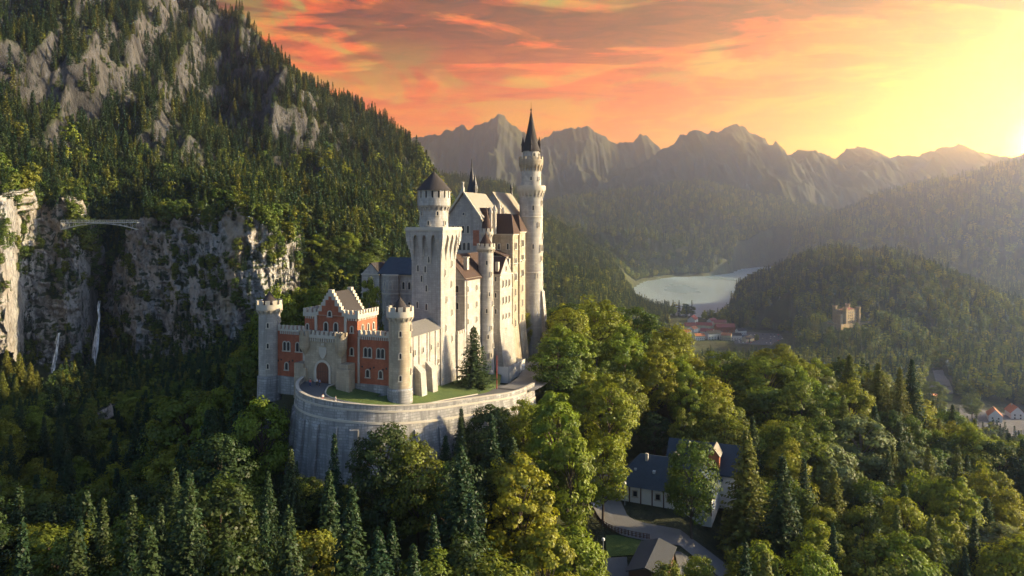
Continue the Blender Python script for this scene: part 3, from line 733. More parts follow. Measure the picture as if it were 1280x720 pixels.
# small annex behind the square tower
w2 = building('castle_annex', 'small stone annex squeezed between the square tower and the knights house', 'annex', 30, 2, -40); o = off(w2)
m = MB(o); m.box(27.02, 32.28, 2.4, 8, -41, -18.2); m.box(27.02, 31.6, -.6, 2.38, -41, -27.7); m.parts('wall', LIME, w2)
m = MB(o); m.prism([(2.1, -18.2), (8.2, -14.6), (8.2, -14.9), (2.1, -18.5)], 'x', 27.05, 32.25); m.build('roof', BROWN, w2)
m = MB(o); m.merlons('x', 27.1, 31.6, -.65, -.2, -27.7, -26.8, .7, .5); m.parts('battlement', TRIM, w2)
for zz_ in (-21.5, -25): window(w2, 'r', 29.6, 2.4, zz_, .5, 1.3)

# ---- square tower
t = building('castle_tower', 'square pale tower with flared arcaded crown and round drum under a dark cone roof', 'castle tower', 23, 4, -40); o = off(t)
m = MB(o); m.box(18.7, 27.3, -.3, 8.3, -41.5, -32, .3, .3); m.box(19, 27, 0, 8, -32, -1.6); m.build('shaft', LIME, t)
def crown_plate(m, x0, x1, nz, flip, zbot, ztop, depth, arches):
    """arched plate leaning out from the wall; (s, z) profile put on a face by nz(s, d, z)"""
    W = x1 - x0; rw = .75; aw = (W - rw * (arches + 1)) / arches
    poly = [(x0, ztop), (x0, zbot)]
    for i in range(arches):
        a = x0 + rw + i * (aw + rw); poly += [(a - .12, zbot), (a, zbot + 1.2)]
        hh = ztop - 2.6
        for q in range(1, 8):
            s_ = q / 8; poly.append((a + aw * s_, hh + 1.6 * (1 - abs(2 * s_ - 1) ** 1.7)))
        poly += [(a + aw, zbot + 1.2), (a + aw + .12, zbot)]
    poly += [(x1, zbot), (x1, ztop)]
    def dd(z): 
        q = min(1, max(0, (z - zbot) / (ztop - zbot - 1.8))); return .06 + depth * q * q * (3 - 2 * q)
    n = len(poly)
    vs = [nz(s_, dd(z), z) for s_, z in poly] + [nz(s_, -.05, z) for s_, z in poly]
    m.add(vs, [tuple(range(n)), tuple(range(2 * n - 1, n - 1, -1))] + [(i, (i + 1) % n, n + (i + 1) % n, n + i) for i in range(n)])
m = MB(o)
for x0, x1, nz in ((-.0, 8.0, lambda s, d, z: (19 - d, s, z)), (0, 8, lambda s, d, z: (27 + d, s, z)), (19.0, 27.0, lambda s, d, z: (s, -d, z)), (19, 27, lambda s, d, z: (s, 8 + d, z))):
    crown_plate(m, x0, x1, nz, 0, -8.8, -1.6, 1.0, 3)
for a, b in ((19, 0), (27, 0), (19, 8), (27, 8)):                 # corner ribs
    sx = -1 if a == 19 else 1; sy = -1 if b == 0 else 1
    for q in range(8):
        f0 = min(1, q / 6.0); d0 = .06 + 1.0 * f0 * f0 * (3 - 2 * f0); z0 = -8.8 + q * .9
        xs = sorted((a, a + sx * d0)); ys = sorted((b, b + sy * d0)); m.box(xs[0], xs[1], ys[0], ys[1], z0, z0 + .9)
m.build('arcaded_crown', LIME2, t)
m = MB(o); m.box(17.75, 28.25, -1.25, 9.25, -1.6, -1.1); m.box(17.9, 28.1, -1.1, 9.1, -1.1, -.75); m.build('cornice', TRIM, t)
m = MB(o); m.lathe(23, 4, [(3.5, -.76), (3.5, 4.0)], 36); dr = m.build('drum', LIME2, t)
m = MB(o); m.lathe(23, 4, [(3.5, 3.9), (4.05, 4.5), (4.05, 6.4), (3.7, 6.4)], 36); m.ring_blocks(23, 4, 3.4, 4.12, 3.2, 4.2, 20, .4, 3.55); m.ring_blocks(23, 4, 3.6, 4.06, 6.4, 8.3, 16, .68); m.lathe(23, 4, [(4.1, 8.05), (4.1, 8.35)], 36)
link('battlement', m.mesh('battlement', LIME2), dr)
m = MB(o); m.lathe(23, 4, [(3.62, 6.3), (3.62, 8.2)], 30); link('shaded_gallery', m.mesh('shaded_gallery', IRON), dr)  # inner stone cylinder, its shade under the roof put into the dark colour
m = MB(o); m.lathe(23, 4, [(4.45, 8.2), (3.1, 9.75), (1.5, 11.5), (.12, 12.9)], 30); m.tube((23, 4, 12.7), (23, 4, 13.9), .1, .05); m.lathe(23, 4, [(.05, 13.2), (.3, 13.5), (.05, 13.8)], 8); m.build('cone_roof', SLATE, t)
for i in range(10): round_window(t, 23, 4, 3.5, 2 * math.pi * i / 10 + .1, -.2 if i % 2 else 2.1, .45, .95)
for vv, zz_ in ((6.2, -11.5), (4.2, -11.7), (3.9, -16.3), (3.9, -20.8), (6.4, -20.4), (5.2, -14.0), (3.2, -9.3), (5.0, -7.6), (3.8, -25.0)): window(t, 'f', 19, vv, zz_, .42, 1.5)
window(t, 'f', 19, 6.2, -26.6, .8, 1.8, 2)
for uu, zz_ in ((21.3, -12.5), (24.8, -10.5), (24.6, -15.5), (22, -19), (24.8, -22.5), (21.6, -26), (25, -29)): window(t, 'r', uu, 0, zz_, .42, 1.4)

# ---- knights' house on the north side
k_ = building('knights_house', 'tall pale castle house with dark brown roof, gabled bay and slim round turret', 'castle house', 48, 3, -41); o = off(k_)
m = MB(o); m.box(32.3, 62, 0, 10, -43, -14.0); m.prism([(.02, -14.02), (5, -8.4), (9.98, -14.02)], 'x', 32.35, 61.9); m.parts('wall', LIME2, k_)
m = MB(o); m.box(49.5, 58.4, -2.6, .02, -44, -31, 0, 0); m.box(49.5, 58.4, -2.6, .02, -31, -14.2); m.prism([(49.5, -14.2), (53.95, -9.6), (58.4, -14.2)], 'y', -2.6, 5); bay = m.build('gabled_bay', LIME2, k_)
m = MB(o); m.prism([(0, -44), (-4.3, -44), (-2.58, -29), (0, -29)], 'x', 49.4, 58.9); m.prism([(.2, -44), (-1.3, -44), (.02, -31), (.2, -31)], 'x', 32.2, 49.3); m.build('batter', LIME, k_)
m = MB(o); m.gable_roof(32.2, 62, 0, 10, -14.0, -8.2, 'x', .5, .25); m.build('roof', BROWN, k_)
m = MB(o); m.gable_roof(49.5, 58.4, -2.4, 5, -14.2, -9.5, 'y', .25, .25); m.build('bay_roof', BROWN, k_)
m = MB(o)
for z0, z1, e in ((-18.6, -18.35, .14), (-14.4, -14.05, .3)): m.box(32.2, 49.4, -e, .1, z0, z1); m.box(49.3, 58.6, -2.6 - e, -2.5, z0, z1); m.box(49.5 - e, 49.6, -2.6, 0, z0, z1); m.box(32.3 - e, 32.4, 0, 10, z0, z1)
m.parts('string_course', TRIM, k_)
m = MB(o); m.box(35.4, 36.5, .8, 1.9, -12, -8.9); m.box(35.2, 36.7, .6, 2.1, -8.9, -8.6); m.box(58.0, 59.0, -1.9, -1, -13.2, -10); m.box(49.8, 50.8, -1.9, -1, -13.2, -10.6); m.parts('chimney', TRIM, k_)
tw = corbel_tower(k_, 44.5, -.5, 2.05, -43.5, -7.5, -5.3, 2.5, 11, None, LIME2, BROWN, -6.0, -2.4, 2.1, -34, 2.5)
for i, (a, zz_) in enumerate(((-150, -11), (-110, -14), (-70, -16.5), (-130, -19.5), (-90, -22), (-150, -24), (-70, -26.5), (-110, -28.6), (-140, -31), (-80, -33.5), (-120, -36))): round_window(k_, 44.5, -.5, 2.05 if zz_ > -34 else 2.3, R(a), zz_, .4, 1.1)
for uu in (34.0, 39.5): 
    for zz_ in (-17.6, -22, -26, -30, -34): window(k_, 'r', uu, 0, zz_, .6, 1.4)
for vv in (2.2, 5, 7.8):
    for zz_ in (-17.6, -22): window(k_, 'f', 32.3, vv, zz_, .8, 1.7)
for uu in (51.6, 53.95, 56.3): 
    window(k_, 'r', uu, -2.6, -17.6, .7, 1.8); window(k_, 'r', uu, -2.6, -22.3, .7, 1.8); window(k_, 'r', uu, -2.6, -26.6, .55, 1.3)
window(k_, 'r', 53.95, -2.6, -13.2, .6, 1.2); window(k_, 'r', 53.95, -2.6, -30.6, .5, 1.2)
for zz_ in (-16, -20.5, -25): window(k_, 'f', 49.5, -1.3, zz_, .5, 1.3)
m = MB(o)
for uu in (33.1, 42.0, 48.9): m.tube((uu, -.2, -43), (uu, -.2, -14.2), .1)
m.parts('drainpipe', IRON, k_)

# ---- palas (the great hall building)
p = building('castle_great_hall', 'great hall of the castle with steep pale gable roofs, tall gable front and dark spire', 'castle hall', 74, 9, -41); o = off(p)
m = MB(o); m.box(55, 71, 5.5, 17, -43, 1.4); m.prism([(5.52, 1.38), (11.25, 8.9), (16.98, 1.38)], 'x', 55.05, 70.9); m.box(71, 93, 5.4, 17.1, -43, 1.5); m.prism([(5.42, 1.48), (11.25, 9.7), (17.08, 1.48)], 'x', 76.1, 92.9); m.parts('wall', LIME, p)
m = MB(o); m.gable_roof(54.7, 70.6, 5.5, 17, 1.5, 9.1, 'x', .5, .3); m.build('roof', COPPER, p)
m = MB(o); m.gable_roof(76.3, 92.6, 5.4, 17.1, 1.6, 10.0, 'x', .5, .35); m.build('roof', COPPER, p)
m = MB(o); m.gable_roof(71, 76, 5.4, 17.1, 1.5, 6.2, 'x', .3, .3); m.build('low_roof', BROWN, p)
m = MB(o)
for s_ in (1, -1): m.prism([(11.25, 9.3), (11.25 + s_ * 6.0, 1.2), (11.25 + s_ * 6.0, 1.9), (11.25, 10.0)], 'x', 54.2, 54.75)
m.box(54.1, 54.9, 10.85, 11.65, 9.4, 10.6); m.lathe(54.5, 11.25, [(.4, 10.6), (.3, 11.4), (.45, 11.9), (.1, 12.4)], 8); m.build('gable_coping', TRIM, p)
for (u0, u1, v0, ze, zr_) in ((62.6, 66.8, -1.2, -2.9, 3.1), (70.8, 75.6, -.2, -2.3, 3.0)):
    m = MB(o); m.box(u0, u1, v0, 5.48, -43.5, ze); m.prism([(0, -43.5), (v0 - 1.6, -43.5), (v0 + .02, -30), (0, -30)], 'x', u0 - .25, u1 + .25); b = m.build('pavilion_bay', SAND, p)
    m = MB(o); m.hip(u0, u1 + .6, v0, 7.5, ze, zr_, .45, 1.9); link('hip_roof', m.mesh('hip_roof', BROWN), b)
    m = MB(o); m.box(u0 - .3, u1 + .3, v0 - .3, 5.48, ze - .4, ze - .05); m.box(u0 - .15, u1 + .15, v0 - .15, 5.47, ze - 9, ze - 8.7); link('cornice', m.mesh('cornice', TRIM), b)
    for q in range(6):
        window(p, 'r', (u0 + u1) / 2, v0, ze - 4.6 - q * 4.6, .75, 2.0, 2 if q < 3 else 1)
        if q < 3: window(p, 'f', u0, v0 + 1.6, ze - 4.6 - q * 4.6, .6, 1.7, 1); window(p, 'f', u0, v0 + 4.4, ze - 4.6 - q * 4.6, .6, 1.7, 1)
m = MB(o); m.prism([(-.4, -9.2), (5.6, -6.9), (5.6, -7.2), (-.4, -9.5)], 'x', 57.6, 62.5); m.build('lean_to_roof', BROWN, p)
m = MB(o); m.box(57.8, 62.5, 0, 5.5, -42, -9.3); m.build('lean_to', LIME2, p)
ot = corbel_tower(p, 56.4, 4.5, 1.55, -16, -3.6, -1.3, 1.95, 9, None, LIME2, BROWN, -1.9, 4.1, 1.75)
for (cu, cv, zb, zt, r) in ((60.4, 5.0, -2, 3.6, .55), (61.6, 4.2, -3, 4.4, .6), (67.6, 5.2, -2, 5.0, .6), (69.5, 4.6, -2, 3.8, .5)):
    m = MB(o); m.lathe(cu, cv, [(r, zb), (r, zt - .5), (r + .2, zt - .4), (r + .2, zt), (.1, zt + 1.4)], 8); m.parts('chimney', TRIM, p)
for uu in (58.6, 62.2): 
    m = MB(o); m.prism([(uu - .9, 2.2), (uu + .9, 2.2), (uu + .9, 3.4), (uu, 4.8), (uu - .9, 3.4)], 'y', 5.4, 8.6); m.build('dormer', BROWN, p)
m = MB(o); m.lathe(67.4, 14.4, [(1.15, 5), (1.15, 9.5), (1.55, 9.6), (.95, 12.6), (.42, 16.2), (.3, 16.3), (.05, 20.2)], 12)
m.lathe(66.6, 13.0, [(.5, 8), (.5, 12.2), (.7, 12.3), (.05, 15.4)], 8); m.lathe(68.4, 13.4, [(.5, 7), (.5, 10.8), (.65, 10.9), (.05, 13.6)], 8); m.build('spire', IRON, p)
m = MB(o); m.lathe(92.5, 11.25, [(.5, 9.6), (.5, 10.6), (.3, 11.4), (.55, 12.2), (.2, 13.2), (.05, 13.8)], 8); m.build('roof_figure', IRON, p)
for vv in (9.8, 11.4, 13.0, 14.6): window(p, 'f', 55, vv, -2.6, .75, 2.1, 1)
for vv in (9.6, 11.0, 12.4, 14.0): window(p, 'f', 55, vv, -7.6, .85, 2.2, 1)
window(p, 'f', 55, 11.25, 2.6, .6, .7)
m = MB(o); m.box(53.6, 55.05, 5.6, 16.6, -9.0, -8.6); m.box(53.5, 53.8, 5.6, 16.6, -8.6, -7.8); m.build('balcony', TRIM, p)
m = MB(o); m.box(54.9, 55.02, 6.3, 8.2, -6.3, -1.8); mu = m.build('wall_painting', None, p); mu.data.materials[0] = plain('faded_wall_painting', (.34, .13, .07), .9, 0, .8, 1.6)

# ---- tall stair tower
s_ = building('stair_tower', 'tallest round castle tower with two corbelled galleries and a needle cone roof', 'castle tower', 86.9, 2, -42); o = off(s_); cu, cv = 86.9, 2
m = MB(o); m.lathe(cu, cv, [(4.5, -46), (3.95, -26), (3.8, -10), (3.8, 9.2)], 36); m.prism([(0, -46), (-4.4, -46), (-2.2, -22), (0, -20)], 'x', cu - 1.1, cu + 1.3); sh = m.build('shaft', LIME2, s_)
m = MB(o); m.lathe(cu, cv, [(3.82, 2.0), (3.98, 2.1), (3.98, 2.4), (3.82, 2.5)], 36); m.lathe(cu, cv, [(3.82, -16), (4.0, -15.9), (4.0, -15.6), (3.82, -15.5)], 36); link('string_course', m.mesh('string_course', TRIM), sh)
m = MB(o); m.lathe(cu, cv, [(3.8, 9.4), (4.4, 10.6), (4.75, 11.2), (4.75, 12.5), (4.4, 12.5), (4.4, 11.3)], 36); m.ring_blocks(cu, cv, 3.7, 4.7, 8.6, 11.0, 20, .42, 3.9); m.build('gallery', TRIM, s_)
m = MB(o); m.lathe(cu, cv, [(3.25, 11.2), (3.25, 18.4)], 32); m.build('upper_shaft', LIME2, s_)
m = MB(o); m.lathe(cu, cv, [(3.25, 18.2), (4.0, 19.6), (4.0, 21.1), (3.7, 21.1), (3.7, 20)], 32); m.ring_blocks(cu, cv, 3.2, 4.02, 17.2, 19.4, 18, .42, 3.4); m.ring_blocks(cu, cv, 3.72, 4.03, 21.1, 22.0, 14, .6); m.build('gallery', SAND, s_)
m = MB(o); m.lathe(cu, cv, [(2.75, 20), (2.75, 24.0)], 28); m.build('lantern_drum', LIME2, s_)
m = MB(o); m.lathe(cu, cv, [(3.1, 23.8), (2.1, 27.2), (1.0, 32.4), (.35, 36.0), (.1, 37.2)], 24); m.lathe(cu, cv, [(.08, 37), (.35, 37.5), (.08, 38)], 8); m.tube((cu, cv, 37), (cu, cv, 40), .09, .03); rf = m.build('cone_roof', SLATE, s_)
for i in range(4):
    a = math.pi / 2 * i + .3; x, y = cu + 2.7 * math.cos(a), cv + 2.7 * math.sin(a)
    m = MB(o); m.lathe(x, y, [(.5, 23.6), (.5, 25.8), (.65, 25.9), (.05, 28.6)], 8); link('corner_pinnacle', m.mesh('corner_pinnacle', SLATE), rf)
for a, zz_ in ((-150, 4.5), (-95, 6.2), (-120, -1), (-85, -4.5), (-150, -8), (-100, -12), (-130, -17.5), (-80, -20), (-105, -25.5)): round_window(s_, cu, cv, 3.8, R(a), zz_, .5, 1.5)
window(s_, R(-100), cu + 3.8 * math.cos(R(-100)), cv + 3.8 * math.sin(R(-100)), -9, .6, 2.2, 2)
for a in (-160, -110, -60): round_window(s_, cu, cv, 3.25, R(a), 14.2, .45, 1.2); round_window(s_, cu, cv, 2.75, R(a + 20), 21.6, .6, 1.5)

# ---- bower building on the south side of the courtyard
b = building('bower_building', 'grey shaded castle building with blue grey roof behind the yellow tree', 'castle house', 38, 25, -40); o = off(b)
m = MB(o); m.box(35, 46, 16, 27, -43, -13.4); m.box(34.2, 42, 26.8, 32.4, -43, -13.7); m.prism([(26.8, -13.7), (29.6, -11.0), (32.4, -13.7)], 'x', 34.25, 41.9); m.parts('wall', LIME, b)
m = MB(o); m.lathe(35, 23.2, [(2.6, -43), (2.6, -13.6)], 8, .39); m.build('oriel', LIME, b)
m = MB(o); m.gable_roof(34.6, 46, 16, 27, -13.4, -9.6, 'y', .5, .3); m.build('roof', BLUEROOF, b)
m = MB(o); m.gable_roof(34.6, 42, 26.8, 32.4, -13.7, -10.9, 'x', .35, .25); m.build('roof', SLATE, b)
m = MB(o)
for z0 in (-19.0, -14.0): m.box(34.75, 35.1, 16, 26.7, z0, z0 + .35); m.box(33.95, 34.3, 26.7, 32.5, z0, z0 + .35); m.lathe(35, 23.2, [(2.85, z0), (2.85, z0 + .35)], 8, .39)
m.parts('string_course', TRIM, b)
for vv in (29.0, 30.2): window(b, 'f', 34.2, vv, -17.4, .8, 2.0)
for vv in (17.8, 19.6): 
    window(b, 'f', 35, vv, -17.6, .7, 1.9); window(b, 'f', 35, vv, -23, .7, 1.9)
for a in (157, 202): window(b, R(a), 35 + 2.4 * math.cos(R(a)), 23.2 + 2.4 * math.sin(R(a)), -17.5, .7, 1.9); window(b, R(a), 35 + 2.4 * math.cos(R(a)), 23.2 + 2.4 * math.sin(R(a)), -23, .7, 1.9)
m = MB(o); m.box(46.2, 54, 13, 24, -43, -13); m.hip(46.2, 54, 13, 24, -13, -6.5, .4, 3.8); m.build('rear_wing', BROWN, b)

# ---- bastion: parapet line (x, y, z)
PAR = [(-46.5, 163.0, -35.0), (-46.6, 157.0, -35.3), (-45.2, 152.2, -35.8), (-42.5, 148.6, -36.2), (-39.3, 146.4, -36.5), (-35.6, 145.0, -36.8), (-31.5, 144.5, -37.1), (-27.5, 144.9, -37.5), (-23.6, 146.3, -37.9),
       (-19.8, 148.8, -38.3), (-15.3, 152.6, -38.8), (-10.8, 156.6, -39.1), (-5.4, 161.6, -39.5), (-.6, 167.2, -40.1), (2.6, 174.0, -40.7), (5.4, 182.0, -41.2)]
def smooth_line(P, per=5):
    out = []
    for i in range(len(P) - 1):
        p0 = Vector(P[max(0, i - 1)]); p1 = Vector(P[i]); p2 = Vector(P[i + 1]); p3 = Vector(P[min(len(P) - 1, i + 2)])
        for q in range(per):
            t_ = q / per; out.append(tuple(.5 * ((2 * p1) + (p2 - p0) * t_ + (2 * p0 - 5 * p1 + 4 * p2 - p3) * t_ * t_ + (3 * p1 - p0 - 3 * p2 + p3) * t_ ** 3)))
    return out + [tuple(P[-1])]
PL = smooth_line(PAR)
def normals2(P):
    N = []
    for i in range(len(P)):
        a = Vector(P[max(0, i - 1)][:2]); b_ = Vector(P[min(len(P) - 1, i + 1)][:2]); d = (b_ - a).normalized(); N.append((d.y, -d.x))
    return N
PN = normals2(PL)                                     # points outwards (right of the walking direction)
def wall_band(mb, idx, prof):
    """profile [(outward offset, height over the line)] swept along the parapet line"""
    m_ = len(prof); vs = []
    for i in idx:
        x, y, z = PL[i]; nx, ny = PN[i]
        for d, h in prof: vs.append((x + nx * d, y + ny * d, z + h if h > -5 else z + h))
    fs = []
    for a in range(len(idx) - 1):
        for q in range(m_):
            r_ = (q + 1) % m_; fs.append((a * m_ + q, a * m_ + r_, (a + 1) * m_ + r_, (a + 1) * m_ + q))
    fs += [tuple(range(m_)), tuple((len(idx) - 1) * m_ + q for q in range(m_ - 1, -1, -1))]
    return mb.add(vs, fs)
rw = empty('retaining_wall', (-31.5, 146, -52)); tag(rw, 'high curved bastion wall of grey stone carrying the forecourt road', 'retaining wall')
RO = (-31.5, 146, -52); N_ = len(PL); last = N_ - 1; bast = list(range(0, N_))
m = MB(RO); wall_band(m, bast, [(-.25, 0), (.25, -.02), (2.3, -19), (-1, -19)]); m.parts('wall', BAST, rw)
m = MB(RO); wall_band(m, bast, [(-.3, .03), (.42, .03), (.42, -.35), (-.3, -.35)]); wall_band(m, bast, [(.3, -2.3), (.62, -2.3), (.66, -2.75), (.3, -2.75)]); m.parts('string_course', TRIM, rw)
for i in range(5, 56, 5):
    m = MB(RO); x, y, z = PL[i]; nx, ny = PN[i]; tx, ty = -ny, nx; vs = []
    for d, h in ((.3, -3.6), (1.1, -4.1), (3.2, -19), (1.5, -19)):
        for w2_ in (-.85, .85): vs.append((x + nx * d + tx * w2_, y + ny * d + ty * w2_, z + h))
    m.add(vs, [(0, 1, 3, 2), (2, 3, 5, 4), (4, 5, 7, 6), (0, 2, 4, 6), (1, 7, 5, 3), (0, 6, 7, 1)]); m.parts('pilaster', BAST, rw)
pw = empty('parapet_wall', (-31.5, 146, -37)); tag(pw, 'low stone parapet along the outer edge of the forecourt road', 'parapet'); PO = (-31.5, 146, -37)
m = MB(PO); wall_band(m, bast, [(-.22, .03), (-.22, .95), (.28, .95), (.28, .03)]); m.parts('wall', BAST, pw)
m = MB(PO); wall_band(m, bast, [(-.32, .95), (-.32, 1.1), (.38, 1.1), (.38, .95)]); m.build('coping', TRIM, pw)

# forecourt surfaces: road strip, lawn, wide court to the right
def strip(name, A, B, mat, label, dz=0.0, seg=4):
    vs = []; fs = []
    for a, b_ in zip(A, B):
        for q in range(seg + 1):
            t_ = q / seg; vs.append(tuple(a[i] + (b_[i] - a[i]) * t_ + (dz if i == 2 else 0) for i in range(3)))
    for i in range(len(A) - 1):
        for q in range(seg): fs.append((i * (seg + 1) + q, i * (seg + 1) + q + 1, (i + 1) * (seg + 1) + q + 1, (i + 1) * (seg + 1) + q))
    mb = MB(); mb.add(vs, fs); me = mb.mesh(name, mat); return tag(link(name, me), label, kind='structure')
inner = []
rwid = np.interp(np.arange(N_), [0, 6, 14, 30, 45, 60, 75], [9.5, 6.5, 5.0, 4.2, 3.6, 6.0, 9.0])
for i, ((x, y, z), (nx, ny)) in enumerate(zip(PL, PN)): inner.append((x - nx * rwid[i], y - ny * rwid[i], z - .04))
strip('road', [(x + nx * .1, y + ny * .1, z) for (x, y, z), (nx, ny) in zip(PL, PN)], inner, ASPHALT, 'forecourt road behind the parapet')
# lawn: from the road's inner edge to the castle walls
core = []
for i, (x, y, z) in enumerate(inner):
    t_ = i / (N_ - 1); u = -4 + 66 * max(0, (t_ - .35) / .65) ** 1.0; v = 19 * (1 - min(1, t_ / .42)) + 1.5
    a, b_ = cw(u if t_ > .35 else 1.5, v); core.append((a, b_, z - .0))
strip('lawn', [(a, b_, c - .0) for a, b_, c in inner], core, LAWN, 'short grass between road and castle walls', .0)
# kerb of the lawn
kb = MB(); 
for i in range(2, 62): 
    a, b_ = inner[i], inner[i + 1]; kb.tube((a[0], a[1], a[2] + .02), (b_[0], b_[1], b_[2] + .02), .16, .16, 6)
tag(kb.build('kerb', TRIM), 'pale stone kerb between the forecourt road and the lawn', kind='structure')
# road on to the right, round the castle
RD = smooth_line([(2.2, 176.5, -40.8), (5.0, 184, -41.2), (7.5, 194, -41.6), (8.6, 206, -42.0), (8.2, 220, -42.3), (10, 236, -42.6)], 5)
RDn = normals2(RD)
strip('road', [(x + nx * 3.2, y + ny * 3.2, z) for (x, y, z), (nx, ny) in zip(RD, RDn)], [(x - nx * 6.0, y - ny * 6.0, z) for (x, y, z), (nx, ny) in zip(RD, RDn)], PAVE, 'gravel drive running behind the castle', .12)
# white hoarding at the foot of the gabled bay
hd = empty('site_hoarding', (*cw(54, -6), -43)); tag(hd, 'white site hoarding wrapped round the foot of the gabled bay', 'hoarding')
hx = [cw(46.5, -3.2), cw(47.2, -6.2), cw(59.5, -6.2), cw(59.8, -3.4)]; ho = (*cw(54, -6), -43)
m = MB(ho)
for a, b_ in zip(hx[:-1], hx[1:]):
    d = Vector((b_[0] - a[0], b_[1] - a[1])); L_ = d.length; d.normalize(); nrm = (d.y, -d.x); n2 = max(1, int(L_ / 2))
    for i in range(n2):
        p0 = (a[0] + d.x * L_ * (i + .02) / n2, a[1] + d.y * L_ * (i + .02) / n2); p1 = (a[0] + d.x * L_ * (i + .98) / n2, a[1] + d.y * L_ * (i + .98) / n2)
        e = .05; m.add([(p0[0], p0[1], -43.5), (p1[0], p1[1], -43.5), (p1[0], p1[1], -39.0), (p0[0], p0[1], -39.0)] + [(q[0] - nrm[0] * e, q[1] - nrm[1] * e, z) for q, z in ((p0, -43.5), (p1, -43.5), (p1, -39.0), (p0, -39.0))],
              [(0, 1, 2, 3), (7, 6, 5, 4), (0, 4, 5, 1), (1, 5, 6, 2), (2, 6, 7, 3), (3, 7, 4, 0)])
m.build('panel', WHITE, hd)
m = MB(ho)
for a in hx: m.tube((a[0], a[1], -43.6), (a[0], a[1], -38.8), .12)
m.parts('post', STEEL, hd)
fx, fy, _ = pt(621, 480, 178); fz = -41.5
fp = empty('striped_mast', (fx, fy, fz)); tag(fp, 'thin red mast standing beside the white hoarding', 'mast')
m = MB(); m.tube((0, 0, -.5), (0, 0, 9.0), .13, .08); m.build('pole', plain('red_paint', (.35, .06, .04)), fp)
m = MB(); m.box(-.3, .3, -.3, .3, -.5, .25); m.build('foot', STEEL, fp)

# ------------------------------------------------------------------ bridge over the gorge
BY = 392.0; bx0, bx1 = (82 - 640) / F * BY, (168 - 640) / F * BY
br = empty('footbridge', ((bx0 + bx1) / 2, BY, .6)); tag(br, 'pale iron arch footbridge high across the gorge between the cliffs', 'bridge'); hw = (bx1 - bx0) / 2 + 2
m = MB(); m.box(-hw, hw, -1.0, 1.0, .1, .45); m.build('deck', STEEL, br)
m = MB()
def ay(x): return -3.4 * (x / hw) ** 2 - .35
for s0 in (-.85, .85):
    xs = np.linspace(-hw, hw, 25)
    for a, b_ in zip(xs[:-1], xs[1:]): m.tube((a, s0, ay(a)), (b_, s0, ay(b_)), .16, .16, 6)
    for a, b_ in zip(xs[::2][:-1], xs[::2][1:]): m.tube((a, s0, ay(a)), (a, s0, .2), .09, .09, 5); m.tube((a, s0, ay(a)), (b_, s0, .2), .06, .06, 5)
m.build('arch_truss', STEEL, br)
for s0 in (-1, 1):
    m = MB(); m.tube((-hw, s0, 1.55), (hw, s0, 1.55), .08); m.tube((-hw, s0, 1.0), (hw, s0, 1.0), .05)
    for x in np.linspace(-hw, hw, 22): m.tube((x, s0, .4), (x, s0, 1.55), .06, .06, 5)
    m.build('railing', STEEL, br)

# ------------------------------------------------------------------ waterfalls
def fall(pts, label, wid):
    vs = []; fs = []; nn = 5
    for i, (px, row, Y) in enumerate(pts):
        x, y, z = pt(px, row, Y); w = wid[i]
        for q in range(nn):
            t_ = q / (nn - 1) - .5; vs.append((x + t_ * w, y - .9 * (1 - (2 * t_) ** 2) + (rnd.random() - .5) * .3, z))
        vs.append((x, y + 1.2, z))
    c = nn + 1
    for i in range(len(pts) - 1):
        for q in range(c): fs.append((i * c + q, i * c + (q + 1) % c, (i + 1) * c + (q + 1) % c, (i + 1) * c + q))
    m_ = MB(); m_.add(vs, fs); tag(m_.build('waterfall', FALL), label, kind='structure')
fall([(124.5, 376, 399.5), (123, 386, 398.5), (124.5, 396, 398), (123, 404, 397), (121, 420, 396), (119, 436, 395), (117.5, 450, 394), (117, 462, 393)], 'white waterfall dropping into the gorge', [.7, 1.6, .9, 1.4, 2.8, 3.6, 2.4, 1.4])
fall([(74, 416, 376), (71.5, 424, 375.5), (72, 434, 375), (69, 446, 374), (67, 458, 373), (66, 466, 372)], 'narrow white cascade left of the main waterfall', [.8, 1.6, 1.2, 1.8, 2.2, 1.2])

# ------------------------------------------------------------------ restaurant, shed and yard below the castle
def house(name, label, cat, x, y, z, rz, L, D, hw_, hr, wall, roof, wins=3, group=None, chim=1, rows=1):
    h = empty(name, (x, y, z), rz); tag(h, label, cat, group)
    m = MB(); m.box(-L / 2, L / 2, -D / 2, D / 2, -3, hw_); m.prism([(-D / 2 + .01, hw_ - .01), (0, hw_ + hr - .15), (D / 2 - .01, hw_ - .01)], 'x', -L / 2 + .01, L / 2 - .01); m.parts('wall', wall, h)
    m = MB(); m.gable_roof(-L / 2, L / 2, -D / 2, D / 2, hw_, hw_ + hr, 'x', .7, .3); r_ = m.build('roof', roof, h)
    if chim: m = MB(); m.box(L * .18, L * .18 + .9, .5, 1.4, hw_ + hr * .5, hw_ + hr + 1.0); link('chimney', m.mesh('chimney', TRIM), r_)
    f, p_ = window_meshes(1.1, 1.5, 1, True, False)
    for rr in range(rows):
        for i in range(wins):
            w_ = link('window', f, h, (-L / 2 + L * (i + .5) / wins, -D / 2, 1.0 + rr * 2.9)); link('pane', p_, w_)
        for sx_, a_ in ((-1, R(180)), (1, 0)):
            for q in (-.22, .22): w_ = link('window', f, h, (sx_ * L / 2, q * D, 1.0 + rr * 2.9), a_ + math.pi / 2); link('pane', p_, w_)
    return h
EX, EY = .918, -.396; RR = math.atan2(EY, EX)
r1 = empty('restaurant', (35.0, 164.2, -62.2), RR); tag(r1, 'long white restaurant under a dark blue grey roof below the castle', 'restaurant')
m = MB(); m.box(-10, 11, -5.6, 6.2, -3, 3.4); m.box(-1, 16.5, 6.0, 15, -3, 5.4); m.parts('wall', WHITE, r1)
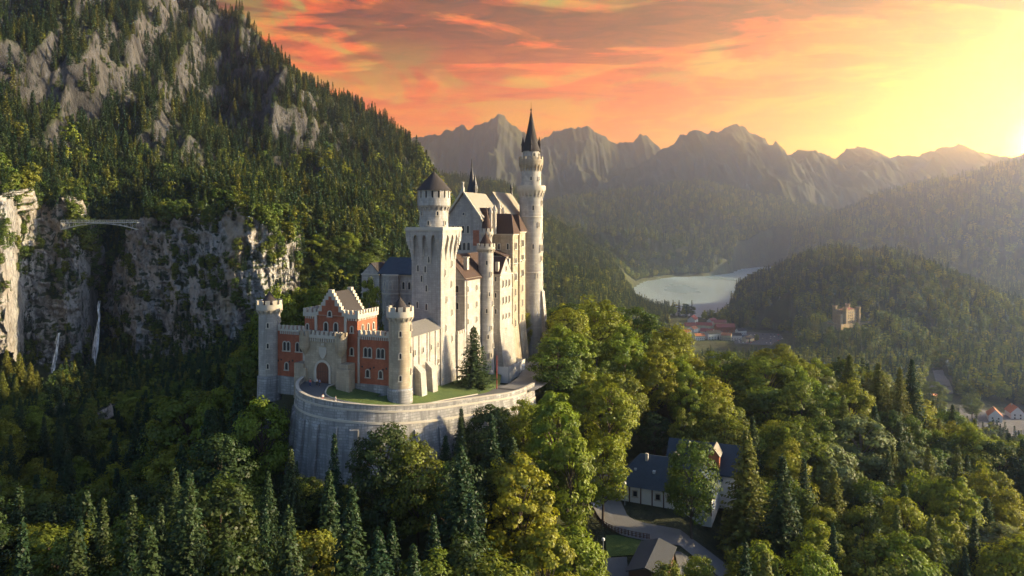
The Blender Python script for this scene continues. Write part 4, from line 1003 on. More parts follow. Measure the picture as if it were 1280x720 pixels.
m = MB(); m.hip(-10, 11, -5.6, 6.6, 3.5, 9.0, 1.0, 5.2); m.build('roof', BLUEROOF, r1)
m = MB(); m.gable_roof(-1, 16.5, 6.0, 15, 5.4, 10.2, 'x', .8, .35); rf_ = m.build('roof', BLUEROOF, r1)
m = MB(); m.box(8.8, 11.2, 5.2, 10, 6.2, 9.2); m.prism([(8.8, 9.2), (10.0, 10.7), (11.2, 9.2)], 'y', 5.2, 10); d_ = link('dormer', m.mesh('dormer', ORWOOD), rf_)
m = MB(); m.gable_roof(8.8, 11.2, 5.0, 10, 9.25, 10.8, 'y', .3, .15); m.build('dormer_roof', COPPER, r1)
m = MB(); m.box(-4.4, -3.8, -1.0, -.4, 6.6, 9.6); m.box(2.2, 3.0, 0, .8, 7.5, 10.4); m.parts('chimney', TRIM, r1)
m = MB()
for i in range(9): m.box(-9.6 + i * 2.55, -9.35 + i * 2.55, -5.75, -5.55, -.6, 3.3)
m.parts('timber_post', DARKWOOD, r1)
f_, p_ = window_meshes(.9, 1.2, 1, True, False)
for i in (0, 1, 3, 4, 6, 7): w_ = link('window', f_, r1, (-8.2 + i * 2.55, -5.6, 1.2)); link('pane', p_, w_)
for i in range(2): w_ = link('window', f_, r1, (-10, -2 + i * 4, .9), R(270)); link('pane', p_, w_)
m = MB()
for x, y in ((-6.5, -3.2), (-2.2, -3.4), (-7, 0), (3.6, -3.0)): m.box(x, x + .55, y, y + .7, 6.0, 6.6)
m.parts('skylight', STEEL, r1)
sh_ = empty('shed', (25.6, 131.5, -63.6), RR + math.pi / 2 + .02); tag(sh_, 'low shed with shallow grey roof in front of the restaurant', 'shed')
m = MB(); m.box(-6.2, 6.2, -2.9, 2.9, -3, 2.5); m.prism([(-2.89, 2.49), (0, 3.3), (2.89, 2.49)], 'x', -6.19, 6.19); m.parts('wall', DARKWOOD, sh_)
m = MB(); m.gable_roof(-6.2, 6.2, -2.9, 2.9, 2.5, 3.5, 'x', .5, .2); m.build('roof', plain('grey_felt_roof', (.05, .053, .058), .85), sh_)
m = MB(); m.prism([(-.9, -3), (-.9, 2.1), (.9, 2.1), (.9, -3)], 'x', -6.3, -6.15); m.build('door', WOOD, sh_)

def drape(name, poly, mat, label, dz, step=1.6):
    """a surface laid over the ground inside a polygon"""
    xs = [a for a, b_ in poly]; ys = [b_ for a, b_ in poly]
    gx = np.arange(min(xs), max(xs) + step, step); gy = np.arange(min(ys), max(ys) + step, step)
    bm = bmesh.new(); vsb = [bm.verts.new((a, b_, 0)) for a, b_ in poly]; bm.faces.new(vsb)
    for v_ in gx[1:-1]: bmesh.ops.bisect_plane(bm, geom=bm.verts[:] + bm.edges[:] + bm.faces[:], plane_co=(v_, 0, 0), plane_no=(1, 0, 0))
    for v_ in gy[1:-1]: bmesh.ops.bisect_plane(bm, geom=bm.verts[:] + bm.edges[:] + bm.faces[:], plane_co=(0, v_, 0), plane_no=(0, 1, 0))
    X = np.array([v_.co.x for v_ in bm.verts]); Y = np.array([v_.co.y for v_ in bm.verts]); Z = H(X, Y) + dz
    for v_, z in zip(bm.verts, Z): v_.co.z = z
    me = bpy.data.meshes.new(name); bm.to_mesh(me); bm.free(); me.materials.append(mat)
    o_ = link(name, me); return tag(o_, label, kind='structure')
def gp(px, row, Y): return ((px - 640) / F * Y, Y)
YARD = smooth_line([(13.5, 178, 0), (15.5, 168, 0), (17.2, 160, 0), (19.0, 152, 0), (21.6, 147, 0), (25, 144.6, 0), (33, 141.5, 0), (42, 137, 0), (44, 143, 0), (34, 148.5, 0), (26, 152.5, 0), (24.6, 158, 0), (24.8, 166, 0), (26.5, 173, 0), (20, 181, 0)], 4)
drape('pavement', [(a, b_) for a, b_, c in YARD], PAVE, 'grey yard and lane round the restaurant', .22)
drape('pavement', [(15.6, 118), (20.0, 118), (22.0, 138), (17.8, 138)], PAVE, 'pale yard beside the shed', .22)
drape('pavement', [(29.5, 124), (40, 122), (41, 137), (31.5, 139.5)], ASPHALT, 'yard right of the shed', .24)
drape('lawn', [(18.2, 138.3), (24, 138.6), (27.5, 143.0), (21.0, 146.2), (19.0, 146)], LAWN, 'lawn between fence and shed', .24)
FEN = smooth_line([(15.6, 160, 0), (17.6, 153, 0), (20.0, 148.6, 0), (23.6, 146.0, 0), (27.5, 144.4, 0)], 6)
fe = empty('fence', (20, 148.6, -63)); tag(fe, 'curved timber railing along the lower edge of the restaurant yard', 'fence'); fo = (20, 148.6, -63)
m = MB(fo); m2 = MB(fo)
for i, (x, y, z) in enumerate(FEN):
    h = H1(x, y); m.box(x - .09, x + .09, y - .09, y + .09, h - .3, h + 1.25)
    if i: 
        x0, y0, _ = FEN[i - 1]; h0 = H1(x0, y0)
        for q in (.45, .8, 1.15): m2.tube((x0, y0, h0 + q), (x, y, h + q), .06, .06, 5)
m.parts('post', DARKWOOD, fe); m2.build('rail', DARKWOOD, fe)
for (px_, Y_, lab) in ((754, 136, 'slim lamp post with white head at the lawn corner by the shed'), (781, 160, 'slim pale lamp post at the left corner of the restaurant')):
    x, y = gp(px_, 0, Y_); h = H1(x, y); lp = empty('lamp_post', (x, y, h)); tag(lp, lab, 'lamp post')
    m = MB(); m.tube((0, 0, -.2), (0, 0, 4.6), .09, .06); m.build('pole', STEEL, lp)
    m = MB(); m.lathe(0, 0, [(.1, 4.6), (.32, 4.75), (.3, 5.1), (.1, 5.25)], 12); m.build('lamp_head', WHITE, lp)

# ------------------------------------------------------------------ people
def skin_mesh(name, verts, edges, radii, mats):
    me = bpy.data.meshes.new(name); me.from_pydata(verts, edges, [])
    for mm in mats: me.materials.append(mm)
    o_ = bpy.data.objects.new('tmp', me); COL.objects.link(o_)
    md = o_.modifiers.new('s', 'SKIN'); o_.modifiers.new('d', 'SUBSURF').levels = 1
    for v_, r_ in zip(me.skin_vertices[0].data, radii): v_.radius = (r_, r_)
    me.skin_vertices[0].data[0].use_root = True
    bpy.context.view_layer.update(); dg = bpy.context.evaluated_depsgraph_get()
    out = bpy.data.meshes.new_from_object(o_.evaluated_get(dg)); bpy.data.objects.remove(o_); out.name = name
    out.polygons.foreach_set('use_smooth', [True] * len(out.polygons)); return out
PV = [(0, 0, .95), (0, 0, 1.2), (0, 0, 1.42), (0, -.01, 1.52), (0, -.02, 1.62), (0, -.02, 1.74), (.17, 0, 1.42), (.23, .02, 1.15), (.24, -.08, .92), (-.17, 0, 1.42), (-.23, -.02, 1.15), (-.22, -.12, .93),
      (.09, 0, .9), (.11, -.12, .5), (.11, -.02, .08), (.11, -.16, .04), (-.09, 0, .9), (-.10, .08, .5), (-.10, .20, .10), (-.10, .08, .05)]
PE = [(0, 1), (1, 2), (2, 3), (3, 4), (4, 5), (2, 6), (6, 7), (7, 8), (2, 9), (9, 10), (10, 11), (0, 12), (12, 13), (13, 14), (14, 15), (0, 16), (16, 17), (17, 18), (18, 19)]
PR = [.13, .13, .13, .055, .10, .085, .06, .045, .035, .06, .045, .035, .085, .06, .042, .04, .085, .06, .042, .04]
BODY = skin_mesh('body', PV, PE, PR, [SKIN])
JV = [PV[i] for i in (0, 1, 2, 6, 7, 9, 10)]; JE = [(0, 1), (1, 2), (2, 3), (3, 4), (2, 5), (5, 6)]; JR = [.155, .155, .15, .075, .06, .075, .06]
TV = [PV[i] for i in (0, 12, 13, 14, 16, 17, 18)]; TE = [(0, 1), (1, 2), (2, 3), (0, 4), (4, 5), (5, 6)]; TR = [.15, .1, .075, .06, .1, .075, .06]
JACK = [skin_mesh('jacket', JV, JE, JR, [c_]) for c_ in CLOTH]; TROU = [skin_mesh('trousers', TV, TE, TR, [c_]) for c_ in CLOTH]
hm = MB(); hm.lathe(0, -.0, [(.02, 1.84), (.09, 1.80), (.105, 1.72), (.095, 1.63)], 10); HAIR = hm.mesh('hair', IRON)
def person(x, y, z, rz, j, t_, label, grp=None):
    o_ = empty('person', (x, y, z), rz); tag(o_, label, 'person', grp)
    link('body', BODY, o_); link('jacket', JACK[j], o_); link('trousers', TROU[t_], o_); link('hair', HAIR, o_)
gx_, gy_ = cw(-4.5, 18.2); 
for i, (dx, dy, j, lab) in enumerate(((-1.2, -1.0, 1, 'visitor in red top and navy trousers standing left before the arched gate'), (0.1, -.3, 2, 'visitor in white top and black trousers in the middle of the arched gate'),
                                       (.9, -1.2, 4, 'visitor in blue top standing right before the arched gate'))):
    person(gx_ + dx, gy_ + dy, -35.75 if False else -35.4, i * 1.3, j, (0, 3, 3)[i], lab)
x, y, z = PL[20]; nx, ny = PN[20]
person(x - nx * 1.2, y - ny * 1.2, z, .4, 2, 1, 'visitor in white top leaning at the parapet of the bastion')
x, y, z = PL[24]; nx, ny = PN[24]
person(x - nx * 1.5, y - ny * 1.5, z, 2.4, 2, 2, 'visitor all in white walking along the bastion parapet')
for px_, Y_, j, lab in ((734, 171, 3, 'person in black walking up the lane left of the restaurant'), (737, 169, 3, 'person in black jacket a step ahead on the lane'), (743, 164, 0, 'person in navy jacket lower down the lane')):
    x, y = gp(px_, 0, Y_); person(x, y, H1(x, y) + .22, 1 + j, j, (3 if j else 3), lab)

# ------------------------------------------------------------------ lake village, the ochre castle, houses by the valley road
VIL = [(866, 398, 1330, 24, 12, 9, 7, 'white', REDTILE, 'large red roofed hotel nearest the lake shore with gabled front', 1.1), (862, 407, 1290, 18, 10, 6, 6, 'pale', REDTILE, 'long red roof below the lakeside hotel', .1),
       (880, 408, 1290, 26, 11, 6, 5, 'pale', REDTILE, 'wide red roofed house in the middle of the village', -.2), (906, 413, 1265, 30, 12, 7, 6, 'red', REDTILE, 'bright red roofed hall on the right of the village', .05),
       (866, 415, 1240, 17, 11, 7, 4, 'white', ORTILE, 'white gabled house low on the left of the village', .9), (884, 418, 1225, 20, 11, 6, 5, 'white', REDTILE, 'white house with red roof in the front row of the village', -.5),
       (892, 424, 1190, 22, 10, 7, 4, 'white', SLATE, 'white house with grey roof at the village front', .2), (918, 424, 1190, 20, 9, 6, 4, 'white', SLATE, 'white house with grey roof beside the car park', -.1),
       (935, 428, 1160, 16, 9, 5, 4, 'cream', SLATE, 'cream house behind the dark fir by the car park', .5), (858, 420, 1215, 14, 9, 5, 4, 'white', REDTILE, 'small white house farthest left in the village', .4), (900, 403, 1310, 20, 10, 6, 5, 'pale', REDTILE, 'long red roof behind the bright red hall', -.1), (890, 401, 1330, 16, 10, 6, 5, 'white', REDTILE, 'white house with steep red roof right of the lakeside hotel', .7),
       (908, 423, 1180, 14, 9, 5, 4, 'pale', ORTILE, 'pale house with orange roof between two white houses at the village front', -.4), (926, 416, 1235, 15, 9, 5, 4, 'white', SLATE, 'white house with grey roof right of the bright red hall', .3), (874, 425, 1185, 15, 9, 5, 4, 'white', ORTILE, 'small white house at the lower left of the village', .1)]
for px_, row_, Y_, L_, D_, hh_, hr_, wc, rf_, lab, rz in VIL:
    x, y, z = pt(px_, row_, Y_); g_ = H1(x, y); z = max(g_, z - hh_ - hr_ * .6)
    house('village_house', lab, 'house', x, y, z - 1, rz, L_ * 1.1, D_ * 1.1, hh_ + 4.5, hr_ * .85, {'pale': CREAM, 'white': WHITE, 'red': BRICK, 'cream': CREAM}[wc], rf_, 5, 'houses of the lake village', 1, 2)
PARK = [pt(918, 0, 1140)[:2], pt(985, 0, 1120)[:2], pt(975, 0, 1240)[:2], pt(918, 0, 1270)[:2]]
drape('car_park', PARK, ASPHALT, 'car park beside the lake village', 1.0, 25)
cb = MB(); cb.box(-2.2, 2.2, -.85, .85, .3, .95); cb.box(-1.3, 1.4, -.75, .75, .95, 1.5, .45, .12)
for sx_ in (-1.35, 1.35):
    for sy_ in (-.8, .8): cb.prism([(sx_ + .34 * math.cos(a * .6), .34 + .34 * math.sin(a * .6)) for a in range(10)], 'y', sy_ - .12, sy_ + .12)
CARM = [cb.mesh('car', plain('car_paint_' + n, c, .35)) for n, c in (('silver', (.5, .5, .52)), ('black', (.03, .03, .035)), ('white', (.75, .75, .73)), ('red', (.4, .04, .03)), ('blue', (.06, .1, .25)))]
CN = ['silver', 'black', 'white', 'red', 'blue']
for i in range(60):
    px_ = 924 + (i % 12) * 4.9; Y_ = 1145 + (i // 12) * 20; x, y, _ = pt(px_, 0, Y_); q = rnd.randrange(5)
    if rnd.random() < .12: continue
    tag(link('parked_car', CARM[q], None, (x, y, H1(x, y) + 1.02), 1.4), CN[q] + ' car standing in the rows of the village car park', 'car', CN[q] + ' cars in the village car park')
# ochre castle on its knoll
x, y, z = pt(1058, 401, 1090); oc = empty('ochre_castle', (x, y, z - 3), .5); tag(oc, 'ochre castle with corner towers on the wooded knoll above the valley', 'castle')
m = MB(); m.box(-15, 15, -9, 9, -8, 20); m.box(-24, -14.9, -8, 6, -8, 14); m.box(15, 27, -5, 6, -8, 11); m.parts('wall', OCHRE, oc)
m = MB(); m.merlons('x', -15, 15, -9.1, -8.2, 20, 21.6, 1.8, 1.4); m.merlons('y', -9, 9, -15.1, -14.2, 20, 21.6, 1.8, 1.4); m.merlons('y', -9, 9, 14.2, 15.1, 20, 21.6, 1.8, 1.4); m.merlons('x', -24, -15, -8.1, -7.3, 14, 15.6, 1.6, 1.2); m.merlons('x', 15.2, 27, -5.1, -4.3, 11, 12.6, 1.6, 1.2); m.parts('battlement', OCHRE, oc)
for tx_, ty_, th in ((-15, -9, 24), (15, -9, 23), (-15, 9, 25), (15, 9, 26)):
    m = MB(); m.lathe(tx_, ty_, [(3.2, -8), (3.2, th - 2), (3.7, th - 1.4), (3.7, th), (3.2, th)], 8, .39); m.ring_blocks(tx_, ty_, 3.0, 3.75, th, th + 1.6, 8, .5); m.build('tower', OCHRE, oc)
m = MB(); m.hip(-14, 14, -8, 8, 20, 22.5, .2, 6); m.build('roof', REDTILE, oc)
f_, p_ = window_meshes(1.4, 2.6, 1, True, True)
for i in range(6):
    for j in range(4): w_ = link('window', f_, oc, (-11.5 + i * 4.6, -9, 2 + j * 4.4)); link('pane', p_, w_)
for i in range(3):
    for j in range(4): w_ = link('window', f_, oc, (15, -5 + i * 5, 3 + j * 4.4), R(90)); link('pane', p_, w_)
m = MB(); m.box(-34, 32, -16, -15, -14, 1.5); m.box(-34, -33, -16, 8, -14, 1.5); m.build('terrace_wall', OCHRE, oc)
# houses by the valley road, right
for px_, row_, Y_, lab, rz in ((1163, 498, 770, 'white house with orange roof half hidden by trees in the valley', .9), (1243, 517, 690, 'white house with orange roof standing beside the valley road', 1.1), (1268, 518, 700, 'tall white gabled house at the right edge of the valley road', 1.3)):
    x, y, z = pt(px_, row_, Y_); house('valley_house', lab, 'house', x, y, H1(x, y) - .5, rz, 16, 11, 7, 5.5, WHITE, ORTILE, 4, 'white houses by the valley road', 1, 2)
drape('road', [pt(1195, 0, 660)[:2], pt(1225, 0, 640)[:2], pt(1330, 0, 610)[:2], pt(1340, 0, 700)[:2], pt(1235, 0, 720)[:2], pt(1200, 0, 740)[:2]], PAVE, 'pale valley road beside the white houses', 1.0, 12)
drape('road', [pt(1150, 0, 815)[:2], pt(1192, 0, 800)[:2], pt(1188, 0, 850)[:2], pt(1178, 0, 935)[:2], pt(1166, 0, 930)[:2], pt(1170, 0, 860)[:2]], PAVE, 'pale lane in a clearing of the valley wood', 1.0, 12)
drape('field', [pt(1148, 0, 775)[:2], pt(1190, 0, 765)[:2], pt(1192, 0, 797)[:2], pt(1150, 0, 811)[:2]], LAWN, 'meadow in a clearing of the valley wood', 1.1, 12)

# ------------------------------------------------------------------ trees
def cards_mesh(name, C, Nn, S, tint, mat, asp=1.0, r=None):
    """many small leaf faces: centres C, normals Nn, half sizes S"""
    r = r or np.random.default_rng(1); n = len(C)
    Nn = Nn / (np.linalg.norm(Nn, axis=1, keepdims=True) + 1e-9)
    ra = r.normal(size=(n, 3)); A = np.cross(Nn, ra); A /= np.linalg.norm(A, axis=1, keepdims=True) + 1e-9; B = np.cross(Nn, A)
    S = S[:, None]
    V = np.stack([C - A * S, C - B * S * asp * .8, C + A * S * .9 + Nn * S * .25, C + B * S * asp * .8], 1).reshape(-1, 3)
    me = bpy.data.meshes.new(name); me.vertices.add(4 * n); me.vertices.foreach_set('co', V.ravel().astype(np.float32))
    me.loops.add(4 * n); me.loops.foreach_set('vertex_index', np.arange(4 * n, dtype=np.int32))
    me.polygons.add(n); me.polygons.foreach_set('loop_start', np.arange(0, 4 * n, 4, dtype=np.int32)); me.polygons.foreach_set('loop_total', np.full(n, 4, np.int32))
    me.update(calc_edges=True)
    at = me.attributes.new('tint', 'FLOAT', 'POINT'); at.data.foreach_set('value', np.repeat(np.clip(tint, 0, 1), 4).astype(np.float32))
    me.materials.append(mat); return me

def broad_crown(name, seed, mat, Ht=20.0, rx=.25, zc=.57, rz=.42, clumps=85, per=125, size=.27, crad=(1.2, 2.3), lowpoly=False):
    r = np.random.default_rng(seed); C = []; Nn = []; T = []; S = []; cent = []
    lob = r.normal(size=(5, 3)); lob /= np.linalg.norm(lob, axis=1, keepdims=True)
    while len(cent) < clumps:
        d = r.normal(size=3); d /= np.linalg.norm(d)
        if d[2] < -.75: continue
        q = r.uniform(.55, 1.0) ** .6
        bulge = 1 + .22 * np.max(lob @ d) - .12
        w = 1.0 if d[2] > 0 else 1 - .25 * abs(d[2])
        c = np.array([d[0] * rx * Ht * q * bulge * w, d[1] * rx * Ht * q * bulge * w, zc * Ht + d[2] * rz * Ht * q * (1.0 + .1 * bulge)])
        cr = r.uniform(*crad) * r.uniform(.7, 1.1) * Ht / 20 * (1.12 - .3 * max(0, d[2]))
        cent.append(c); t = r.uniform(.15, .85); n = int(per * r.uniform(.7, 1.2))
        u = r.normal(size=(n, 3)); u /= np.linalg.norm(u, axis=1, keepdims=True); u[:, 2] = u[:, 2] * .75 + .12
        rad = cr * r.uniform(.35, 1.08, size=(n, 1)) ** .5
        p = c + u * rad * np.array([1.1, 1.1, .8])
        C.append(p); Nn.append(u * .9 + d * .5 + np.array([0, 0, .45]) + r.normal(size=(n, 3)) * .34)
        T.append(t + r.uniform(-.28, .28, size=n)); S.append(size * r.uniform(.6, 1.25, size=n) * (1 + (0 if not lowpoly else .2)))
    return cards_mesh(name, np.concatenate(C), np.concatenate(Nn), np.concatenate(S), np.concatenate(T), mat, .9, r), cent

def trunk_mesh(name, cent, Ht, zc, mat, r0=.34):
    m = MB(); zt = zc * Ht + .12 * Ht; r = random.Random(len(cent)); pts = [Vector((0, 0, -1.5))]
    for i in range(1, 6): pts.append(Vector((r.uniform(-.25, .25) * i * .3, r.uniform(-.25, .25) * i * .3, zt * i / 5)))
    for i in range(5): m.tube(pts[i], pts[i + 1], r0 * (1 - .15 * i), r0 * (1 - .15 * (i + 1)), 7)
    for c in cent[::4]:
        z0 = max(zt * .3, min(zt * .92, c[2] - .25 * Ht)); a = Vector((0, 0, z0)); b = Vector(c); k = a.lerp(b, .55) + Vector((0, 0, .04 * Ht))
        m.tube(a, k, r0 * .35, r0 * .2, 5); m.tube(k, b, r0 * .2, .04, 5)
    return m.mesh(name, mat)

def spruce_crown(name, seed, mat, Ht=25.0, rad=3.5, per=1.0, size=.30, z0=.08, droop=.35, lowpoly=False, soft=0.0):
    r = np.random.default_rng(seed); C = []; Nn = []; T = []; S = []
    z = z0 * Ht; wh = .62 if not lowpoly else 1.35
    while z < Ht * .985:
        f = 1 - (z - z0 * Ht) / (Ht * (1 - z0)); L0 = rad * (f ** .82) * r.uniform(.85, 1.12) + .15
        if z < Ht * .2: L0 *= .55 + 2.2 * (z / Ht)
        nb = max(4, int((10 if not lowpoly else 6) * per * (.45 + .55 * f)))
        a0 = r.uniform(0, 6.28)
        for b in range(nb):
            a = a0 + 6.283 * b / nb + r.uniform(-.25, .25); L = L0 * r.uniform(.72, 1.15); t = r.uniform(.2, .8)
            ns = max(2, int(L / (.42 if not lowpoly else 1.1)))
            for i in range(ns):
                s = (i + .6) / ns; x = L * s; dz = -droop * x * (.4 + .6 * f) + .22 * x * s
                w = (1 - s) * .55 + .12
                for side in ((-1, 1, 0) if not lowpoly else (-1, 1)):
                    o = side * w * r.uniform(.4, 1.0)
                    C.append((x * math.cos(a) - o * math.sin(a), x * math.sin(a) + o * math.cos(a), z + dz - abs(side) * .12 + r.uniform(-.12, .12)))
                    Nn.append((.45 * math.cos(a) + r.normal() * .35, .45 * math.sin(a) + r.normal() * .35, .8 + r.normal() * .3))
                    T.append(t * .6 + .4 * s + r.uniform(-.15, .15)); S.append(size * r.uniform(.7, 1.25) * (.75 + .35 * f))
        z += wh * r.uniform(.75, 1.2) * (.6 + .5 * f)
    C.append((0, 0, Ht * .99)); Nn.append((1, 0, .1)); T.append(.5); S.append(size)
    return cards_mesh(name, np.array(C), np.array(Nn), np.array(S), np.array(T), mat, .6, r)
def spruce_trunk(name, Ht=25.0):
    m = MB(); m.tube((0, 0, -1.5), (0, 0, Ht * .5), .33, .2, 7); m.tube((0, 0, Ht * .5), (0, 0, Ht * .98), .2, .03, 6); return m.mesh(name, BARK)

BROAD = {}                                          # kind -> list of (crown mesh, trunk mesh)
def mk_broad(kind, mat, n, seed, **kw):
    L = []
    for i in range(n):
        cr, ce = broad_crown('crown', seed + i, mat, **kw); L.append((cr, trunk_mesh('trunk', ce, 20.0, kw.get('zc', .6), BARK if kind != 'pale' else PALEBARK)))
    BROAD[kind] = L
mk_broad('gold', L_GOLD, 4, 100)
mk_broad('mid', L_MID, 4, 200, rx=.27)
mk_broad('dark', L_DARK, 3, 300, rx=.28)
mk_broad('pale', L_PALE, 2, 400, rx=.30, rz=.34, size=.34)
mk_broad('tall', L_GOLD, 3, 500, rx=.20, zc=.56, rz=.43, clumps=90, crad=(.9, 1.6))
NEED = {}
STR = spruce_trunk('trunk')
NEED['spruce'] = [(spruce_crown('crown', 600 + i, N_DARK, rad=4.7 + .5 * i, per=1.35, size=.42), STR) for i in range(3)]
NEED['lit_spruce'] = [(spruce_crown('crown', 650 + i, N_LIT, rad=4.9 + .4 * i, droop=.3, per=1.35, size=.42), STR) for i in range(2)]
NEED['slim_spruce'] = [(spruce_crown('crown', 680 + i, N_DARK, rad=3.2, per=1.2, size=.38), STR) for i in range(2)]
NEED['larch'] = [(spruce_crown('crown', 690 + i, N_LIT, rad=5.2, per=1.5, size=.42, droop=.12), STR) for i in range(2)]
tr = random.Random(42)
PLACED = []                                          # (x, y, radius)
def tree(kind, x, y, h, label, group=None, wide=1.0, lean=0.0, z=None):
    con = kind in NEED; base = 25.0 if con else 20.0
    cm, tm = tr.choice((NEED if con else BROAD)[kind]); s = h / base
    o = empty({'spruce': 'spruce_tree', 'slim_spruce': 'spruce_tree', 'lit_spruce': 'spruce_tree', 'larch': 'larch_tree'}.get(kind, 'broadleaf_tree'), (x, y, H1(x, y) if z is None else z), tr.uniform(0, 6.28))
    o.scale = (s * wide, s * wide, s); o.rotation_euler[0] = lean
    tag(o, label, {'larch': 'larch tree'}.get(kind, 'spruce tree' if con else 'broadleaf tree'), group)
    link('crown', cm, o); link('trunk', tm, o)
    PLACED.append((x, y, h * (.15 if con else .24) * wide)); return o
def tree_px(kind, px, row, Y, label, wide=1.0, group=None, hmin=8):
    x, y, z = pt(px, row, Y); g = H1(x, y); return tree(kind, x, y, max(hmin, z - g), label, group, wide)

KEY = [
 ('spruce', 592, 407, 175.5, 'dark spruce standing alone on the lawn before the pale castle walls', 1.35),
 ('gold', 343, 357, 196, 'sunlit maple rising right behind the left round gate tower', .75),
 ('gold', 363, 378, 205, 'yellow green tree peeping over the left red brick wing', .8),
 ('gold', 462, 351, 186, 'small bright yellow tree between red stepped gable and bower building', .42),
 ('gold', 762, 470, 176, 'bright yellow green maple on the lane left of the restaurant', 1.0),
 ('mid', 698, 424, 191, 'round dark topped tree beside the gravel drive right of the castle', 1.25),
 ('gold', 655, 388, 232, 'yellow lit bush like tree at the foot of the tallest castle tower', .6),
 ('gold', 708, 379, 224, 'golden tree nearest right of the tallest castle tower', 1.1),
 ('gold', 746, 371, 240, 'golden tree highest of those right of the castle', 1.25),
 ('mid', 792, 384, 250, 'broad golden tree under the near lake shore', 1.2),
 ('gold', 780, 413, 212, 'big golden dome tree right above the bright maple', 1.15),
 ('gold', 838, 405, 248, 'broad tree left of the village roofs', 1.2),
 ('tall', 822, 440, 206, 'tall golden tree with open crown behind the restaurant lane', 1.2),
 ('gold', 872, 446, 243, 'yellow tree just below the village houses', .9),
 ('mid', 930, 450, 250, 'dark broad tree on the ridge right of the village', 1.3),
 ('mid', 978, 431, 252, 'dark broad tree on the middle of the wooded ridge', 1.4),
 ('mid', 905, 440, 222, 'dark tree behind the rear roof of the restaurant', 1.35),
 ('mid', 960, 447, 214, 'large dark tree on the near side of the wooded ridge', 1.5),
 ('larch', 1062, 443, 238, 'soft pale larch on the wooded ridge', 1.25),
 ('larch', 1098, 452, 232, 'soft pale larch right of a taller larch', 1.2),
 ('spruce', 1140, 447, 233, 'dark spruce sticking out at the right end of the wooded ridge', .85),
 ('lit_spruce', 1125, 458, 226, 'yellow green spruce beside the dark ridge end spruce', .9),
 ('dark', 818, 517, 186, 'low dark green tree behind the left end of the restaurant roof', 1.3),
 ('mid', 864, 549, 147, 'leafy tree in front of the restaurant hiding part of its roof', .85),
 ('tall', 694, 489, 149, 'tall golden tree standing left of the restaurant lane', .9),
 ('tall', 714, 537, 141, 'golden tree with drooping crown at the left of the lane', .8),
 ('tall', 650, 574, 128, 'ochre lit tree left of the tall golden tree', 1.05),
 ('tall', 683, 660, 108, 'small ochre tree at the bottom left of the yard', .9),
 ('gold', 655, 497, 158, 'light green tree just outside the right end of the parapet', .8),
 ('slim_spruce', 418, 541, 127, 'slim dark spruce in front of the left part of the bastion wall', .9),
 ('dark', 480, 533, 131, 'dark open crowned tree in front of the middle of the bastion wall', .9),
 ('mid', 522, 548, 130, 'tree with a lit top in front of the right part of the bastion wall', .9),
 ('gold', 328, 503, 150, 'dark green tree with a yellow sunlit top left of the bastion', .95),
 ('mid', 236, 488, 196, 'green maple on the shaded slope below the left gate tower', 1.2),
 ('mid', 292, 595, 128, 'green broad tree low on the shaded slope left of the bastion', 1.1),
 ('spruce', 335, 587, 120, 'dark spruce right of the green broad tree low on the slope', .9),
 ('lit_spruce', 933, 533, 149, 'tall spruce standing right of the restaurant', 1.2),
 ('spruce', 978, 566, 143, 'second tall spruce right of the restaurant beside pale trees', 1.1),
 ('pale', 1075, 514, 192, 'large grey green leaved tree in the middle of the right slope', 1.15),
 ('pale', 1040, 549, 176, 'grey green leaved tree lower left of the largest one', 1.0),
 ('gold', 1015, 679, 118, 'bright yellow green tree at the bottom of the right slope', .8),
 ('gold', 872, 690, 122, 'yellow green treetop cut by the bottom edge beside the shed', .9),
 ('mid', 835, 705, 112, 'dark treetop at the bottom edge below the shed roof', .7),
 ('spruce', 1278, 548, 190, 'dark spruce at the right edge of the picture', .9),
]
for k_, px, row, Y, lab, w in KEY:
    o_ = tree_px(k_, px, row, Y, lab, w); x, y = o_.location[:2]
    for q in (5, 10, 15): PLACED.append((x * (1 - q / y), y - q, 8.5))
for i, (px, row, Y) in enumerate(((8, 436, 268), (24, 440, 266), (38, 452, 262), (3, 462, 256), (20, 470, 254), (46, 462, 268), (-10, 446, 270))):
    tree_px('lit_spruce', px, row, Y, 'sunlit yellow green spruce in the small clump on the left spur', 1.1, 'sunlit spruces on the left spur')
for i, (px, row, Y) in enumerate(((903, 392, 1350), (898, 425, 1180), (937, 424, 1150), (946, 418, 1165))):
    tree_px(('gold', 'spruce', 'spruce', 'gold')[i], px, row, Y, ('round yellow tree on the lake shore right of the hotel', 'dark fir among the front houses of the village', 'dark fir in front of the village car park', 'small round tree beside the car park')[i], 1.1)
tree_px('mid', 1165, 477, 715, 'dark round tree left of the road clearing in the valley', 1.5); tree_px('mid', 1215, 490, 690, 'round olive tree before the white houses in the valley', 1.1)

# fill: candidates over the near slopes
LIM_NEAR = ([-200, 0, 100, 200, 240, 330, 360, 420, 545, 562, 600, 640, 690, 722, 730, 843, 846, 903, 907, 1000, 1050, 1150, 1280, 1500], [580, 575, 575, 530, 510, 535, 575, 605, 612, 530, 512, 508, 500, 545, 735, 735, 690, 690, 660, 665, 610, 580, 600, 600])
LIM_FAR = ([-200, 0, 100, 200, 300, 322, 332, 500, 520, 640, 662, 676, 690, 760, 800, 850, 900, 960, 1050, 1100, 1150, 1190, 1240, 1300, 1500], [510, 505, 500, 480, 440, 415, 345, 335, 345, 400, 430, 410, 380, 374, 396, 446, 462, 440, 449, 455, 472, 508, 538, 552, 560])
castle_poly = [(a, b) for a, b, c in PAR] + [cw(55, -9), cw(110, -9), cw(110, 24), cw(50, 38), cw(3, 39.5), cw(-3, 39.5)]
yard_poly = [(a, b) for a, b, c in YARD]
